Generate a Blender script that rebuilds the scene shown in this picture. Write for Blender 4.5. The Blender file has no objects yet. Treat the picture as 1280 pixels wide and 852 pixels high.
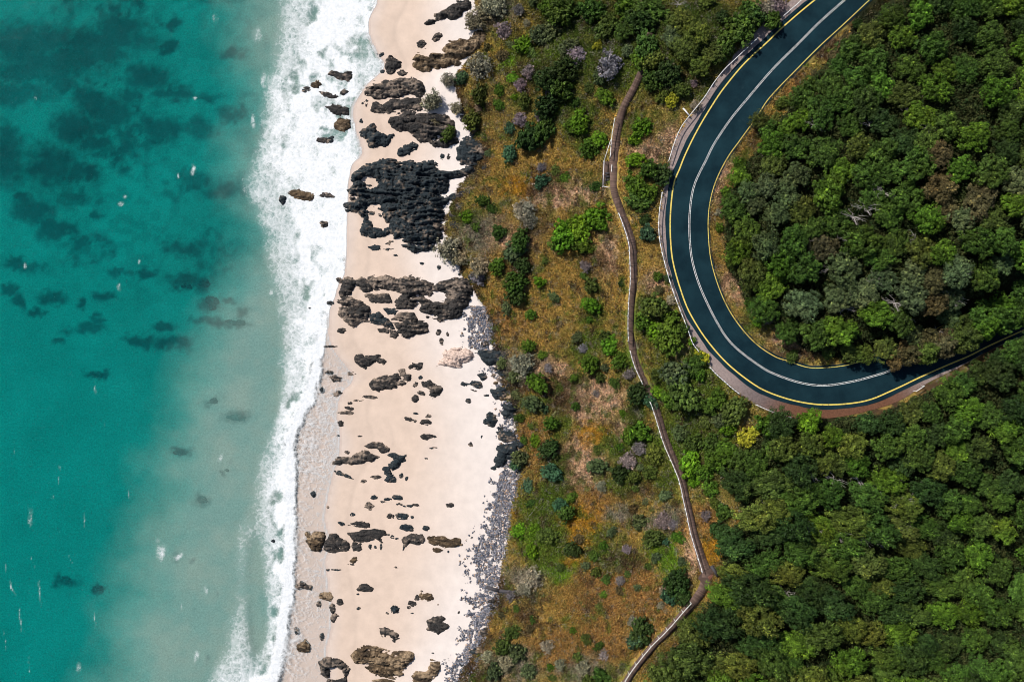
import bpy, math, random
import numpy as np
RND = random.Random(7); NR = np.random.RandomState(11)
sc = bpy.context.scene; COL = sc.collection
H = 130.0; F = 924.4                     # camera height in m, focal length in px of the 1280 px wide photograph
# ------------------------------------------------------------------ noise
_T = np.random.RandomState(3).rand(512, 512)
def vn(x, y, s=0):
    x = np.asarray(x, float) + s*17.13; y = np.asarray(y, float) + s*31.7
    xi = np.floor(x).astype(int); yi = np.floor(y).astype(int); fx = x-xi; fy = y-yi
    fx = fx*fx*(3-2*fx); fy = fy*fy*(3-2*fy)
    a = _T[xi % 512, yi % 512]; b = _T[(xi+1) % 512, yi % 512]; c = _T[xi % 512, (yi+1) % 512]; d = _T[(xi+1) % 512, (yi+1) % 512]
    return (a*(1-fx)+b*fx)*(1-fy)+(c*(1-fx)+d*fx)*fy
def fbm(x, y, s=0, o=4):
    r = 0; a = .5; t = 0
    for i in range(o):
        r = r + a*vn(x*2**i, y*2**i, s+i); t += a; a *= .5
    return r/t
def ss(a, b, x):
    t = np.clip((np.asarray(x, float)-a)/(b-a), 0, 1); return t*t*(3-2*t)
# ------------------------------------------------------------------ curves (photo pixels turned into ground points)
def spline(pts, n=12):
    p = np.array(pts, float); p = np.vstack([2*p[0]-p[1], p, 2*p[-1]-p[-2]]); out = []
    for i in range(1, len(p)-2):
        for k in range(n):
            t = k/n; a, b, c, d = p[i-1], p[i], p[i+1], p[i+2]
            out.append(.5*((2*b)+(-a+c)*t+(2*a-5*b+4*c-d)*t*t+(-a+3*b-3*c+d)*t**3))
    out.append(p[-2]); return np.array(out)
def px2w(pts, z):
    p = np.array(pts, float); k = (H-z)/F
    return np.stack([(p[:, 0]-640)*k, (426-p[:, 1])*k], 1)
ZR = 15.0
O_PX = [(1075,-42),(1019,0),(982,31),(960,52),(930,80),(905,110),(890,132),(872,162),(857,192),(849,212),(842,230),(838,265),(838,300),(842,332),(855,375),(867,400),(885,427),(910,455),(942,480),(967,492.5),(1000,502),(1035,505.5),(1080,501),(1115,487.5),(1152,470),(1185,455.5),(1210,445),(1240,430),(1290,408),(1350,385)]
I_PX = [(1140,-48),(1087,0),(1055,30),(1025,57.5),(997.5,85),(962,122),(945,147.5),(925,175),(907.5,200),(892.5,232),(885.5,265),(885.5,300),(890,332.5),(902.5,370),(919,400),(942.5,427.5),(967.5,445),(985,451),(1010,459),(1035,459),(1065,454.5),(1100,442),(1140,425),(1180,406),(1225,385),(1275,365),(1340,340)]
C_PX = [(1108,-45),(1056,0),(1025,27.5),(997.5,55),(965,87.5),(935,122.5),(912.5,150),(892.5,180),(882.5,200),(867.5,232),(862,265),(862,300),(866,330),(877.5,365),(899,408),(917.5,432.5),(950,457.5),(970,468),(1000,478),(1030,481.5),(1065,476.5),(1090,470),(1112,463),(1150,446),(1190,429),(1232,409),(1282,388),(1345,362)]
OW, IW, CW = [px2w(spline(p), ZR) for p in (O_PX, I_PX, C_PX)]
def near(poly, x, y, chunk=40000):
    """nearest distance to a polyline and signed side"""
    x = np.ravel(x); y = np.ravel(y); a = poly[:-1]; d = poly[1:]-a; L = (d**2).sum(1)
    D = np.empty(len(x)); S = np.empty(len(x))
    for i in range(0, len(x), chunk):
        px = x[i:i+chunk, None]-a[:, 0]; py = y[i:i+chunk, None]-a[:, 1]
        t = np.clip((px*d[:, 0]+py*d[:, 1])/L, 0, 1); ex = px-t*d[:, 0]; ey = py-t*d[:, 1]
        q = ex*ex+ey*ey; j = q.argmin(1); r = np.arange(len(j)); D[i:i+chunk] = np.sqrt(q[r, j])
        S[i:i+chunk] = np.sign(d[j, 0]*py[r, j]-d[j, 1]*px[r, j])
    return D, S
# foot of the slope, dry sand edge
TOE = np.array([(-60,600),(0,598),(50,606),(100,572),(150,588),(200,598),(250,568),(300,562),(350,588),(390,612),(430,618),(470,628),(520,645),(560,650),(600,650),(650,640),(700,633),(750,622),(800,604),(852,575),(920,560)], float)
TOE = spline(TOE, 8)
TW = np.stack([(426-TOE[:, 0])*(H-1.5)/F, (TOE[:, 1]-640)*(H-1.5)/F], 1)[::-1]
EDGE = np.array([(-60,470),(0,470),(33,460),(65,471),(85,480),(108,456),(140,441),(190,451),(215,437),(300,434),(340,431),(358,421),(400,411),(430,412),(470,440),(490,428),(520,421),(550,425),(575,422),(600,414),(645,406),(680,411),(705,407),(740,412),(780,414),(820,409),(860,411),(920,410)], float)
EDGE = spline(EDGE, 8)
EW = np.stack([(426-EDGE[:, 0])*H/F, (EDGE[:, 1]-640)*H/F], 1)[::-1]
def hgt(x, y):
    x = np.asarray(x, float); y = np.asarray(y, float); shp = x.shape; x = x.ravel(); y = y.ravel()
    xt = np.interp(y, TW[:, 0], TW[:, 1]); xe = np.interp(y, EW[:, 0], EW[:, 1]); d = x-xt
    b = (x-xe)/np.maximum(xt-xe, 3)
    beach = np.where(b > 0, 1.45*np.clip(b, 0, 1)**.9, 0) + .07*(fbm(x*.16, y*.16, 5)-.5)*ss(0, .2, b)
    sea = -np.clip(-(x-xe), 0, None)*.075; sea = np.maximum(sea, -6) - .5*(fbm(x*.1, y*.1, 8)-.5)*ss(0, 12, -(x-xe))
    sea = np.where(x < -300, -6, sea)
    land = 2.6*ss(0, 5, d)+10.9*ss(1, 40, d)
    land = land + 6.5*np.exp(-((x-68)**2/26**2+(y-24)**2/22**2)) - 7.0*np.exp(-((x-74)**2/30**2+(y+44)**2/24**2))
    land = land + (1.3*(fbm(x*.12, y*.12, 1)-.5)+.7*(fbm(x*.5, y*.5, 2, 3)-.5)+.3*(fbm(x*1.6,y*1.6,4,2)-.5))*ss(0, 5, d)
    land = land - 1.2*np.exp(-((x-11)**2/22+(y+8)**2/26))      # little erosion scar
    z = np.where(x < xe, sea, beach)+land
    m = (x > 10) & (x < 200) & (y < 90) & (y > -60)
    if m.any():
        D, _ = near(CW[::3], x[m], y[m]); side_o, _ = near(OW[::3], x[m], y[m]); side_i, _ = near(IW[::3], x[m], y[m])
        outer = side_o < side_i
        t = np.where(outer, ss(7.6, 15, D), ss(4.0, 9, D))
        z[m] = ZR*(1-t)+z[m]*t
    z = z.reshape(shp); return z
hgt_exact = hgt
GX = np.arange(-98, 100+1e-6, .3); GY = np.arange(-68, 68+1e-6, .3)
_gx, _gy = np.meshgrid(GX, GY); HG = hgt_exact(_gx, _gy)
def look(A, x, y):
    fx = np.clip((x-GX[0])/.3, 0, len(GX)-1.001); fy = np.clip((y-GY[0])/.3, 0, len(GY)-1.001); i = fx.astype(int); j = fy.astype(int); fx = fx-i; fy = fy-j
    return (A[j, i]*(1-fx)+A[j, i+1]*fx)*(1-fy)+(A[j+1, i]*(1-fx)+A[j+1, i+1]*fx)*fy
def hgt(x, y):
    x = np.asarray(x, float); y = np.asarray(y, float); z = look(HG, x, y); m = (x < GX[0]) | (x > GX[-1]) | (y < GY[0]) | (y > GY[-1])
    if m.any():
        z = np.array(z); z[m] = hgt_exact(x[m], y[m])
    return z
def ground_pt(u, v, dz=0.0):
    u = np.atleast_1d(np.asarray(u, float)); v = np.atleast_1d(np.asarray(v, float)); z = np.full(u.shape, 5.0)
    for _ in range(14):
        x = (u-640)*(H-z)/F; y = (426-v)*(H-z)/F; z = .5*z+.5*(hgt(x, y)+dz)
    return x, y, z-dz
def to_px(x, y, z):
    return 640+x*F/(H-z), 426-y*F/(H-z)
# ------------------------------------------------------------------ mesh / material helpers
def mesh_obj(name, V, Fc, mat=None, parent=None, smooth=False, col=None, attrs=None, fpoly=None):
    me = bpy.data.meshes.new(name); V = np.asarray(V, np.float32)
    if isinstance(Fc, np.ndarray):
        n = Fc.shape[1]; me.vertices.add(len(V)); me.vertices.foreach_set('co', V.ravel())
        me.loops.add(Fc.size); me.loops.foreach_set('vertex_index', Fc.ravel().astype(np.int32))
        me.polygons.add(len(Fc)); me.polygons.foreach_set('loop_start', np.arange(0, Fc.size, n, dtype=np.int32))
        me.polygons.foreach_set('loop_total', np.full(len(Fc), n, np.int32)); me.update(calc_edges=True)
    else: me.from_pydata([tuple(map(float, v)) for v in V], [], Fc); me.update()
    if smooth: me.polygons.foreach_set('use_smooth', np.ones(len(me.polygons), bool))
    if col is not None:
        a = me.color_attributes.new('Col', 'FLOAT_COLOR', 'POINT'); c = np.ones((len(V), 4), np.float32); c[:, :3] = col
        a.data.foreach_set('color', c.ravel())
    for k, v in (attrs or {}).items():
        a = me.attributes.new(k, 'FLOAT', 'POINT'); a.data.foreach_set('value', np.asarray(v, np.float32).ravel())
    if mat: me.materials.append(mat)
    o = bpy.data.objects.new(name, me); COL.objects.link(o)
    if parent: o.parent = parent
    return o
def empty(name, loc, rz=0, s=1):
    o = bpy.data.objects.new(name, None); COL.objects.link(o); o.location = loc; o.rotation_euler = (0, 0, rz); o.empty_display_size = .3
    o.scale = (s,)*3 if np.isscalar(s) else s; return o
REG = []                                   # (object, category, description, place phrase, pixel x, pixel y, group)
def reg(o, cat, desc, zone, u, v, group=None):
    o['category'] = cat
    if group: o['group'] = group
    REG.append((o, desc, zone, float(u), float(v)))
def label(o, lab, cat, group=None):
    o['label'] = lab; o['category'] = cat
    if group: o['group'] = group
class N:
    def __init__(s, name, rough=.8, spec=.2):
        s.m = bpy.data.materials.new(name); s.m.use_nodes = True; s.t = s.m.node_tree; s.b = s.t.nodes['Principled BSDF']
        s.b.inputs['Roughness'].default_value = rough; s.b.inputs['Specular IOR Level'].default_value = spec
    def n(s, ty, **kw):
        nd = s.t.nodes.new(ty)
        for k, v in kw.items():
            if k.startswith('_'): setattr(nd, k[1:], v)
            else: nd.inputs[k.replace('__', ' ')].default_value = v
        return nd
    def l(s, a, b): s.t.links.new(a, b)
    def pos(s): return s.n('ShaderNodeNewGeometry').outputs['Position']
    def obj(s): return s.n('ShaderNodeTexCoord').outputs['Object']
    def noise(s, sc_, det=4, vec=None, rough=.6):
        nd = s.n('ShaderNodeTexNoise', Scale=sc_, Detail=det, Roughness=rough); s.l(vec or s.pos(), nd.inputs['Vector']); return nd.outputs['Fac']
    def mr(s, v, a, b, c=0., d=1.):
        nd = s.n('ShaderNodeMapRange', **{'From__Min': a, 'From__Max': b, 'To__Min': c, 'To__Max': d}); s.l(v, nd.inputs['Value']); return nd.outputs[0]
    def math(s, op, a, b=None):
        nd = s.n('ShaderNodeMath', _operation=op)
        for i, q in enumerate((a, b)):
            if q is None: continue
            if hasattr(q, 'is_output'): s.l(q, nd.inputs[i])
            else: nd.inputs[i].default_value = q
        return nd.outputs[0]
    def mix(s, f, a, b, mode='MIX'):
        nd = s.n('ShaderNodeMix', _data_type='RGBA', _blend_type=mode)
        for i, q in ((0, f), (6, a), (7, b)):
            if hasattr(q, 'is_output'): s.l(q, nd.inputs[i])
            elif i: nd.inputs[i].default_value = (*q, 1)
            else: nd.inputs[i].default_value = q
        return nd.outputs[2]
    def scale(s, c, f):
        nd = s.n('ShaderNodeVectorMath', _operation='SCALE'); s.l(c, nd.inputs[0]); s.l(f, nd.inputs['Scale']); return nd.outputs[0]
    def attr(s, name, out='Color'): return s.n('ShaderNodeAttribute', _attribute_name=name).outputs[out]
    def base(s, c): s.l(c, s.b.inputs['Base Color']) if hasattr(c, 'is_output') else setattr(s.b.inputs['Base Color'], 'default_value', (*c, 1))
    def bump(s, h, st=.3, dist=.1):
        nd = s.n('ShaderNodeBump', Strength=st, Distance=dist); s.l(h, nd.inputs['Height']); s.l(nd.outputs[0], s.b.inputs['Normal'])
# ground (vertex colour = sand, soil, grass, with some verge shade painted in; fine grain by noise)
g = N('ground_surface', .95, .1)
f1 = g.mr(g.noise(3.0, 5), .3, .7, .82, 1.18); f2 = g.mr(g.noise(14., 3), .3, .7, .9, 1.1)
g.base(g.scale(g.scale(g.attr('Col'), f1), f2)); g.bump(g.noise(2.5, 6), .5, .25); M_GROUND = g.m
g = N('beach_sand', .95, .1)
f1 = g.mr(g.noise(.55, 5), .3, .7, .93, 1.06); f2 = g.mr(g.noise(9., 3), .3, .7, .96, 1.04)
g.base(g.scale(g.scale(g.attr('Col'), f1), f2)); g.bump(g.noise(3.5, 5), .35, .05); M_SAND = g.m
g = N('rock', .85, .25)
f1 = g.mr(g.noise(4.0, 6), .3, .7, .55, 1.5)
g.base(g.scale(g.attr('Col'), f1)); g.bump(g.noise(3.0, 8, rough=.7), .9, .25); M_ROCK = g.m
g = N('pebble', .8, .25); g.base(g.attr('Col')); M_PEB = g.m
g = N('foliage', .75, .12)
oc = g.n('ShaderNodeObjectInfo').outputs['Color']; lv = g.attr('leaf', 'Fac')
c = g.scale(oc, g.mr(lv, 0, 1, .30, 1.45)); leaf_hi = g.mix(g.mr(lv, .8, 1., 0, .55), c, g.scale(g.mix(1., oc, (1.6, 1.3, .9), 'MULTIPLY'), g.mr(lv, 0, 1, 1., 2.9)))  # highest leaf values brightened and yellowed: sunlit highlights put into the colour
reg_ = g.mr(g.noise(.16, 4), .48, .68, 0, .42); leaf_hi = g.mix(reg_, leaf_hi, g.mix(1., leaf_hi, (1.5, 1.02, .9), 'MULTIPLY')); leaf_hi = g.scale(leaf_hi, g.mr(g.noise(.55, 3), .35, .65, .72, 1.3)); g.base(leaf_hi); g.b.inputs['Roughness'].default_value = .6; M_LEAF = g.m
g = N('grass_blade', .9, .05); g.base(g.attr('Col')); M_GRASS = g.m
g = N('bark', .9, .1); g.base(g.mix(g.noise(6, 4, g.obj()), (.10, .08, .065), (.26, .23, .20))); M_BARK = g.m
g = N('bleached_branch', .9, .1); g.base(g.mix(g.noise(5, 4, g.obj()), (.26, .23, .21), (.48, .44, .41))); M_DEAD = g.m
g = N('asphalt', .9, .15)
p = g.noise(.25, 5); p2 = g.noise(9, 3)
c = g.mix(g.mr(p, .35, .65), (.0022, .015, .023), (.0075, .031, .042)); sp = g.mr(g.noise(.9, 7, rough=.8), .60, .74, 0, .25)
c = g.mix(sp, c, (.05, .09, .10)); g.base(g.scale(c, g.mr(p2, .3, .7, .8, 1.2))); M_ASPH = g.m
def paint(nm, c1, lo=.50):
    g = N(nm, .6, .3); w = g.mr(g.noise(5, 6, rough=.75), lo-.15, lo-.02); g.base(g.mix(w, (.06, .07, .07), c1)); return g.m
M_WHITE_L = paint('white_road_paint', (.66, .66, .64), .52); M_YEL = paint('yellow_road_paint', (.74, .57, .12), .48)
g = N('verge_gravel', .95, .1); q = g.noise(4, 6, rough=.8); g.base(g.scale(g.attr('Col'), g.mr(q, .3, .7, .6, 1.4))); g.bump(q, .5, .1); M_VERGE = g.m
g = N('timber_deck', .85, .15); c = g.mix(g.noise(1.2, 5), (.085, .055, .045), (.19, .125, .10)); g.base(g.scale(c, g.mr(g.attr('leaf', 'Fac'), 0, 1, .7, 1.3))); M_DECK = g.m
g = N('white_rail_paint', .5, .3); g.base(g.mix(g.mr(g.noise(2, 4), .6, .75), (.78, .77, .75), (.4, .37, .33))); M_RAIL = g.m
g = N('dark_timber', .8, .2); g.base(g.mix(g.noise(3, 4), (.03, .03, .04), (.10, .09, .09))); M_DKT = g.m
g = N('rust_metal', .7, .3); g.base(g.mix(g.noise(3, 4), (.14, .05, .035), (.22, .09, .06))); M_RUST = g.m
# ------------------------------------------------------------------ colour zones of the headland (ground colours, plus painted shade on the right verge)
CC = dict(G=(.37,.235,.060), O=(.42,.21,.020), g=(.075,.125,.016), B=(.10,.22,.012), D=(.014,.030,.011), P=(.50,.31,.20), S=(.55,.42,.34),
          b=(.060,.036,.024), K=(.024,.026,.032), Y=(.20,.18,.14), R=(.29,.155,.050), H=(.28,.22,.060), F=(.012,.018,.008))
BL = """660 30 30 25 G|625 15 22 18 Y|640 72 12 14 B|655 55 14 12 g|690 20 40 25 D|745 40 60 40 D|618 110 35 15 H|600 130 20 12 b|700 130 20 25 g|738 112 18 16 H|725 150 18 18 g|742 190 16 18 H|700 92 30 20 D|665 100 20 16 D
815 50 40 50 D|880 30 50 25 D|865 105 26 18 b|820 150 16 12 H|838 172 13 15 P|802 155 15 15 g|815 192 20 12 P|640 140 20 14 H|680 190 45 14 G|650 205 50 12 G|612 236 20 15 G|640 232 18 14 O|600 190 16 20 b|690 218 25 9 b|680 232 30 12 b|705 238 25 12 P|690 250 25 9 P
640 298 26 18 P|660 290 20 14 b|600 290 25 20 Y|584 270 18 13 g|585 240 12 16 H|720 205 45 9 G|725 228 26 8 H|738 240 16 8 P|762 320 14 26 P|745 330 25 16 b|775 345 16 40 G|705 350 45 35 G|690 390 45 30 G|738 385 18 18 g|655 330 20 26 b|640 392 24 26 R|820 290 14 28 G|812 330 14 16 G|822 350 14 14 P|815 400 25 26 g|742 425 18 15 g
660 415 20 22 G|620 445 10 22 K|652 458 22 18 Y|655 480 26 10 b|690 460 20 12 P|708 488 28 14 b|690 500 20 12 b|742 492 26 14 P|765 500 14 12 P|735 520 26 12 P|722 508 14 10 b|702 530 16 20 g|664 540 16 26 R|688 580 12 30 D|672 580 12 25 R|724 560 22 16 P|735 545 25 12 O|730 590 28 22 P|705 575 8 20 b|712 605 14 8 b|800 540 22 26 g|775 600 28 16 g|765 560 20 14 g|775 540 12 12 P|816 530 7 12 R|668 505 20 8 g
702 625 22 16 g|740 615 28 18 R|732 645 26 20 O|722 665 12 14 O|683 640 14 30 g|665 665 14 16 B|690 690 24 22 g|700 712 22 14 B|716 700 9 8 O|757 690 24 20 g|752 660 14 12 g|800 612 20 9 b|775 640 16 10 Y|826 690 16 22 B|836 705 10 18 B|830 648 25 10 Y|800 740 26 26 R|765 725 50 20 R|780 700 22 14 b|740 760 45 24 R|700 770 36 24 G|745 800 40 26 R|815 760 20 26 R|690 810 30 26 R|660 770 12 16 b|738 753 9 7 K|652 745 24 5 K|658 722 22 14 Y|640 830 30 20 Y|730 835 30 15 Y|752 843 24 13 g
862 612 14 18 H|858 640 10 26 R|862 690 9 22 P|905 620 24 14 H|885 645 18 18 R|888 690 16 18 O|884 595 20 14 H|900 742 16 10 R|860 776 14 16 g|880 800 30 24 F|838 830 26 18 F|925 700 20 40 F|608 405 10 10 K|630 500 14 14 b|640 610 7 26 O|620 740 10 24 b|598 800 14 20 b|575 835 24 14 b|600 840 20 14 b|575 180 20 16 K|560 160 24 10 b|540 130 16 10 Y
905 190 8 30 P|898 225 6 26 P|893 300 5 20 G|912 260 12 20 b|925 290 14 14 P|925 355 20 16 P|945 395 16 14 g|985 418 18 14 P|1000 440 40 8 b|1075 30 9 40 b|1040 62 20 16 b|1000 105 16 16 R|965 140 12 14 G|1020 84 10 8 H|1228 132 22 20 b|940 165 8 20 b|880 105 8 26 g|945 55 26 12 b|955 10 14 10 Y|850 440 14 8 P|862 418 10 8 P|1110 512 40 5 b|985 525 30 5 b|584 205 14 26 K|572 250 8 30 b|568 320 10 20 b|592 365 10 18 b|560 120 20 20 b|612 415 8 24 K|632 450 8 24 K|640 520 8 40 K|700 30 70 45 g|760 80 60 35 g|860 40 60 50 g|870 470 40 50 g|870 560 50 45 g|680 650 32 50 g|690 600 20 40 g|800 560 40 30 g|740 430 26 18 g|730 170 16 30 g|1165 485 20 9 b|1190 474 20 9 b|1215 462 20 10 b|1240 450 22 11 b|1270 438 25 12 b|1300 425 25 12 b|845 475 30 35 g|860 540 45 30 g|900 575 40 30 g|925 600 30 24 D|880 520 30 12 D|840 600 14 20 g|800 520 10 30 D|790 445 16 16 g|870 500 18 20 D|850 115 30 14 g|700 60 40 30 g|650 120 10 14 g"""
BLOB = [(float(a), float(b), float(c), float(d), CC[k]) for a, b, c, d, k in (s.split() for s in BL.replace('\n', '|').split('|'))]  # brown strips along the right lower verge paint in the trees' shade
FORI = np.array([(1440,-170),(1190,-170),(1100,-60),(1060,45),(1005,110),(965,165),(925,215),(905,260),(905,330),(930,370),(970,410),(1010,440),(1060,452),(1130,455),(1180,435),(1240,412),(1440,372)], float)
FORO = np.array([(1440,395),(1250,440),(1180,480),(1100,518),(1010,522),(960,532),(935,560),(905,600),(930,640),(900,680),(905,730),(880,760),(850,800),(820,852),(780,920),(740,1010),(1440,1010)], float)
def inside(poly, x, y):
    r = np.zeros(np.shape(x), bool); n = len(poly)
    for i in range(n):
        x1, y1 = poly[i]; x2, y2 = poly[(i+1) % n]
        c = (y1 > y) != (y2 > y); r ^= c & (x < (x2-x1)*(y-y1)/((y2-y1) or 1e-9)+x1)
    return r
def zone_col(u, v):
    """ground colour at a spot given in photo pixels"""
    uw = u+26*(fbm(u*.05, v*.05, 21)-.5)+12*(vn(u*.25, v*.25, 22)-.5); vw = v+26*(fbm(u*.05, v*.05, 23)-.5)+12*(vn(u*.25, v*.25, 24)-.5)
    n = ss(.35, .65, fbm(u*.09, v*.09, 30))[..., None]; acc = (np.array(CC['G'])*(1-n)+np.array(CC['H'])*n*.9)*.16; w = np.full(u.shape+(1,), .16)
    for a, b, c, d, k in BLOB:
        e = np.exp(-(((uw-a)/c)**2+((vw-b)/d)**2)*1.1)[..., None]; e = e*e*2.2+e*.15; acc = acc+e*np.array(k); w = w+e
    c = acc/w; m1 = ss(.60, .72, fbm(u*.11, v*.11, 33))[..., None]*.75; c = c*(1-m1)+np.array(CC['g'])*m1; m2 = ss(.60, .74, fbm(u*.16, v*.12, 35))[..., None]*.8; c = c*(1-m2)+np.array(CC['b'])*m2; m3 = ss(.66, .78, fbm(u*.2, v*.2, 37))[..., None]*.6; c = c*(1-m3)+np.array(CC['Y'])*m3
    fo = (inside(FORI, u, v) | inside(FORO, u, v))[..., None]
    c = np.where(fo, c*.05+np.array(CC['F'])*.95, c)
    return c
# ------------------------------------------------------------------ ground sheet
def axis(a, b, st, lo, hi):
    m = np.arange(a, b+1e-6, st); l = [a]; s = st
    while l[-1] > lo: s *= 1.35; l.append(l[-1]-s)
    r = [m[-1]]; s = st
    while r[-1] < hi: s *= 1.35; r.append(r[-1]+s)
    return np.concatenate([l[1:][::-1], m, r[1:]])
def grid(xs, ys):
    X, Y = np.meshgrid(xs, ys); ny, nx = X.shape; i = np.arange(ny*nx).reshape(ny, nx)
    return X, Y, np.stack([i[:-1, :-1], i[:-1, 1:], i[1:, 1:], i[1:, :-1]], -1).reshape(-1, 4)
def compact(V, Fc, keep, *arrs):
    Fc = Fc[keep]; u, inv = np.unique(Fc, return_inverse=True); return V[u], inv.reshape(Fc.shape), [a[u] for a in arrs]
SEAB = [(40,30+18,60,22),(130,28+24,70,16),(35,60,40,24),(110,72,60,14),(50,85,70,20),(20,118,50,16),(78,108,24,13),(112,125,26,16),(95,158,30,20),(124,158,16,12),(8,196,24,38),(62,205,34,24),(90,215,20,10),(112,214,18,12),(185,100,30,18),(160,120,20,10),(215,118,24,8),(142,68,18,12),(150,38,34,16),(212,60,12,9),(290,66,18,8),(218,30,10,7),(42,262,32,16),(30,246,14,7),(60,280,14,8),(124,268,10,7),(262,120,22,7),(280,235,30,14),(240,225,24,12),(70,290,26,10),(100,305,14,8),(30,330,24,8),(140,140,30,22),(120,180,26,12),(205,160,30,16),(250,160,26,14),(290,140,20,10),(180,345-2,16,6),(150,345,14,6),(228,356,14,7),(20,375,11,7),(41,388,13,6),(64,368,16,9),(7,360,12,6),(105,412,26,7),(120,400,12,5),(165,422,12,6),(180,427,12,6),(218,430,26,9),(100,380,8,6),(135,372,18,6),(70,430,9,5),(205,408,16,6),(262,378,16,13),(300,385,10,8),(288,370,7,5),(268,403,36,6),(240,350,30,8),(230,312,24,10)]
xs = axis(-98, 100, .3, -4000, 4000); ys = axis(-68, 68, .3, -4000, 4000)
X, Y, Fc = grid(xs, ys); Z = hgt(X, Y); U, Vv = to_px(X, Y, Z)
XE = np.interp(Y, EW[:, 0], EW[:, 1]); XT = np.interp(Y, TW[:, 0], TW[:, 1]); d = X-XT
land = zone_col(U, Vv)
outl = ss(90, 150, np.maximum(U-1280, np.maximum(-Vv, Vv-852)))[..., None]; land = land*(1-outl)+outl*np.array((.035, .06, .02))
b = np.clip((X-XE)/np.maximum(XT-XE, 3), -1, 1.2)
dry = ss(.35, .85, b+.25*(fbm(X*.05, Y*.05, 41)-.5))[..., None]
sand = np.array((.66, .515, .415))*(1-dry)+np.array((.76, .675, .62))*dry
wr = X-XE-4.5-5*(fbm(X*.06, Y*.06, 46)-.5); sand = sand*(1-(.07*np.exp(-(wr/.4)**2)+.05*ss(.5, -.5, wr)+.05*np.exp(-((wr-4)/.3)**2)*ss(.4, .6, fbm(X*.3, Y*.3, 47))))[..., None]
wet = (1-ss(-.5, 3.0, (X-XE)+2*(fbm(X*.2, Y*.2, 45)-.5)))[..., None]; sand = sand*(1-wet)+np.array((.62, .51, .44))*wet
deep = ss(12, 34, -(X-XE))[..., None]; sand = sand*(1-deep)+np.array((.52, .50, .42))*deep
uw = U+24*(fbm(X*.25, Y*.25, 51)-.5)+7*(vn(X*1.5, Y*1.5, 52)-.5); vw = Vv+20*(fbm(X*.25, Y*.25, 53)-.5)+7*(vn(X*1.5, Y*1.5, 54)-.5)
wd = np.zeros(X.shape)
SEAB += [(265,378,14,11),(293,403,20,6),(255,354,13,7),(231,357,14,6),(266,501,9,6),(296,522,20,8),(122,468,15,6),(82,724,11,6),(124,735,8,5),(252,625,11,8),(224,566,13,6),(283,588,5,4)]
for a, c_, r1, r2 in SEAB:
    wd = np.maximum(wd, np.exp(-(((uw-a)/(r1*1.2))**2+((vw-c_)/(r2*1.25))**2)**1.0)*(1 if a < 225 else .8))
patch = (.85*ss(.46, .66, fbm(X*.13, Y*.2, 61))*(.4+.6*ss(.4, .6, fbm(X*.9, Y*.9, 62)))+.3*ss(.48, .62, fbm(X*.6, Y*.8, 63)))*ss(-6, -22, X-XE)*np.exp(-((U-170)/150)**2)*(1-ss(300, 440, Vv))
wd = np.clip(np.maximum(ss(.10, .9, wd*1.05+.45*(fbm(X*.7, Y*.9, 55)-.5)), patch), 0, 1)*(.78+.22*fbm(X*.5, Y*.5, 56))*ss(-3, -8, X-XE); wd = wd[..., None]
wcol = np.array((.006, .02, .022)); sand = sand*(1-wd)+wcol*wd
t = ss(-.6, .8, d+3*(fbm(X*.4, Y*.4, 9)-.5))[..., None]
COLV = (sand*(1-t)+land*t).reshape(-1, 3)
# fully eroded pixels keep their soil colour; split into sea bed, beach and headland along shared edges
V = np.stack([X, Y, Z], -1).reshape(-1, 3); fd = d.ravel()[Fc].mean(1); fe = (X-XE).ravel()[Fc].mean(1)
for nm, keep, mt in (('seabed', fe < 0, M_SAND), ('beach', (fe >= 0) & (fd < 0), M_SAND), ('headland', (fd >= 0) & (fe >= 0), M_GROUND)):
    v_, f_, (c_,) = compact(V, Fc, keep, COLV); o = mesh_obj(nm, v_, f_, mt, smooth=True, col=c_); o['kind'] = 'structure'
# ------------------------------------------------------------------ sea surface with foam
FX = np.array([-40,0,50,100,150,200,240,270,300,350,400,450,500,520,550,600,650,700,750,800,852,900], float)
FL = np.array([352,350,345,338,328,320,306,318,334,342,348,350,352,345,338,318,308,300,294,282,256,240], float)   # lacy sea side
SL = np.array([374,374,366,348,336,326,350,358,356,362,366,367,352,347,346,338,332,338,334,318,306,300], float)   # solid sea side
SR = np.array([446,446,450,444,438,440,440,436,434,428,408,403,392,380,368,370,368,368,364,357,348,340], float)   # solid land side
SPOTS = [(265,22,6,9),(242,123,6,3),(33,330+2,6,5),(48,123,3,3),(17,123,3,3),(150,255,9,4),(240,212,7,9),(152,246,5,3),(175,327,4,4),(150,360,8,7),(338,365-2,10,9),(320,45,16,14),(330,100,14,14),(318,152,10,12),(120,485,5,9),(130,530,3,5),(62,620,7,4),(70,600,3,14),(75,584,5,5),(38,650,8,16),(35,645,5,14),(15,735,7,16),(25,770,6,20),(53,742,8,16),(36,830,4,18),(100,835,14,8),(118,765,6,18),(204,688,16,14),(222,695,12,6),(198,675,7,5),(256,738,8,10),(246,820,9,10),(228,757,3,8),(275,572,12,7),(40,700,4,14),(5,800,4,14),(110,650,5,12),(222,220,5,5),(270,25,4,8),(90,700,3,12),(5,710,4,10),(20,560,3,8),(160,620,3,10)]
xs = axis(-98, -18, .3, -4000, -18); xs = xs[xs <= -18]; ys = axis(-68, 68, .3, -4000, 4000)
X, Y, Fc = grid(xs, ys); U, Vv = to_px(X, Y, 0.); XE = np.interp(Y, EW[:, 0], EW[:, 1]); e = X-XE+.9*(fbm(X*.25, Y*.25, 71)-.5)
jl = 30*(fbm(X*.12, Y*.12, 72)-.5); js = 16*(fbm(X*.3, Y*.3, 73)-.5)+16*(fbm(X*.07,Y*.07,74)-.5)
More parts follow.
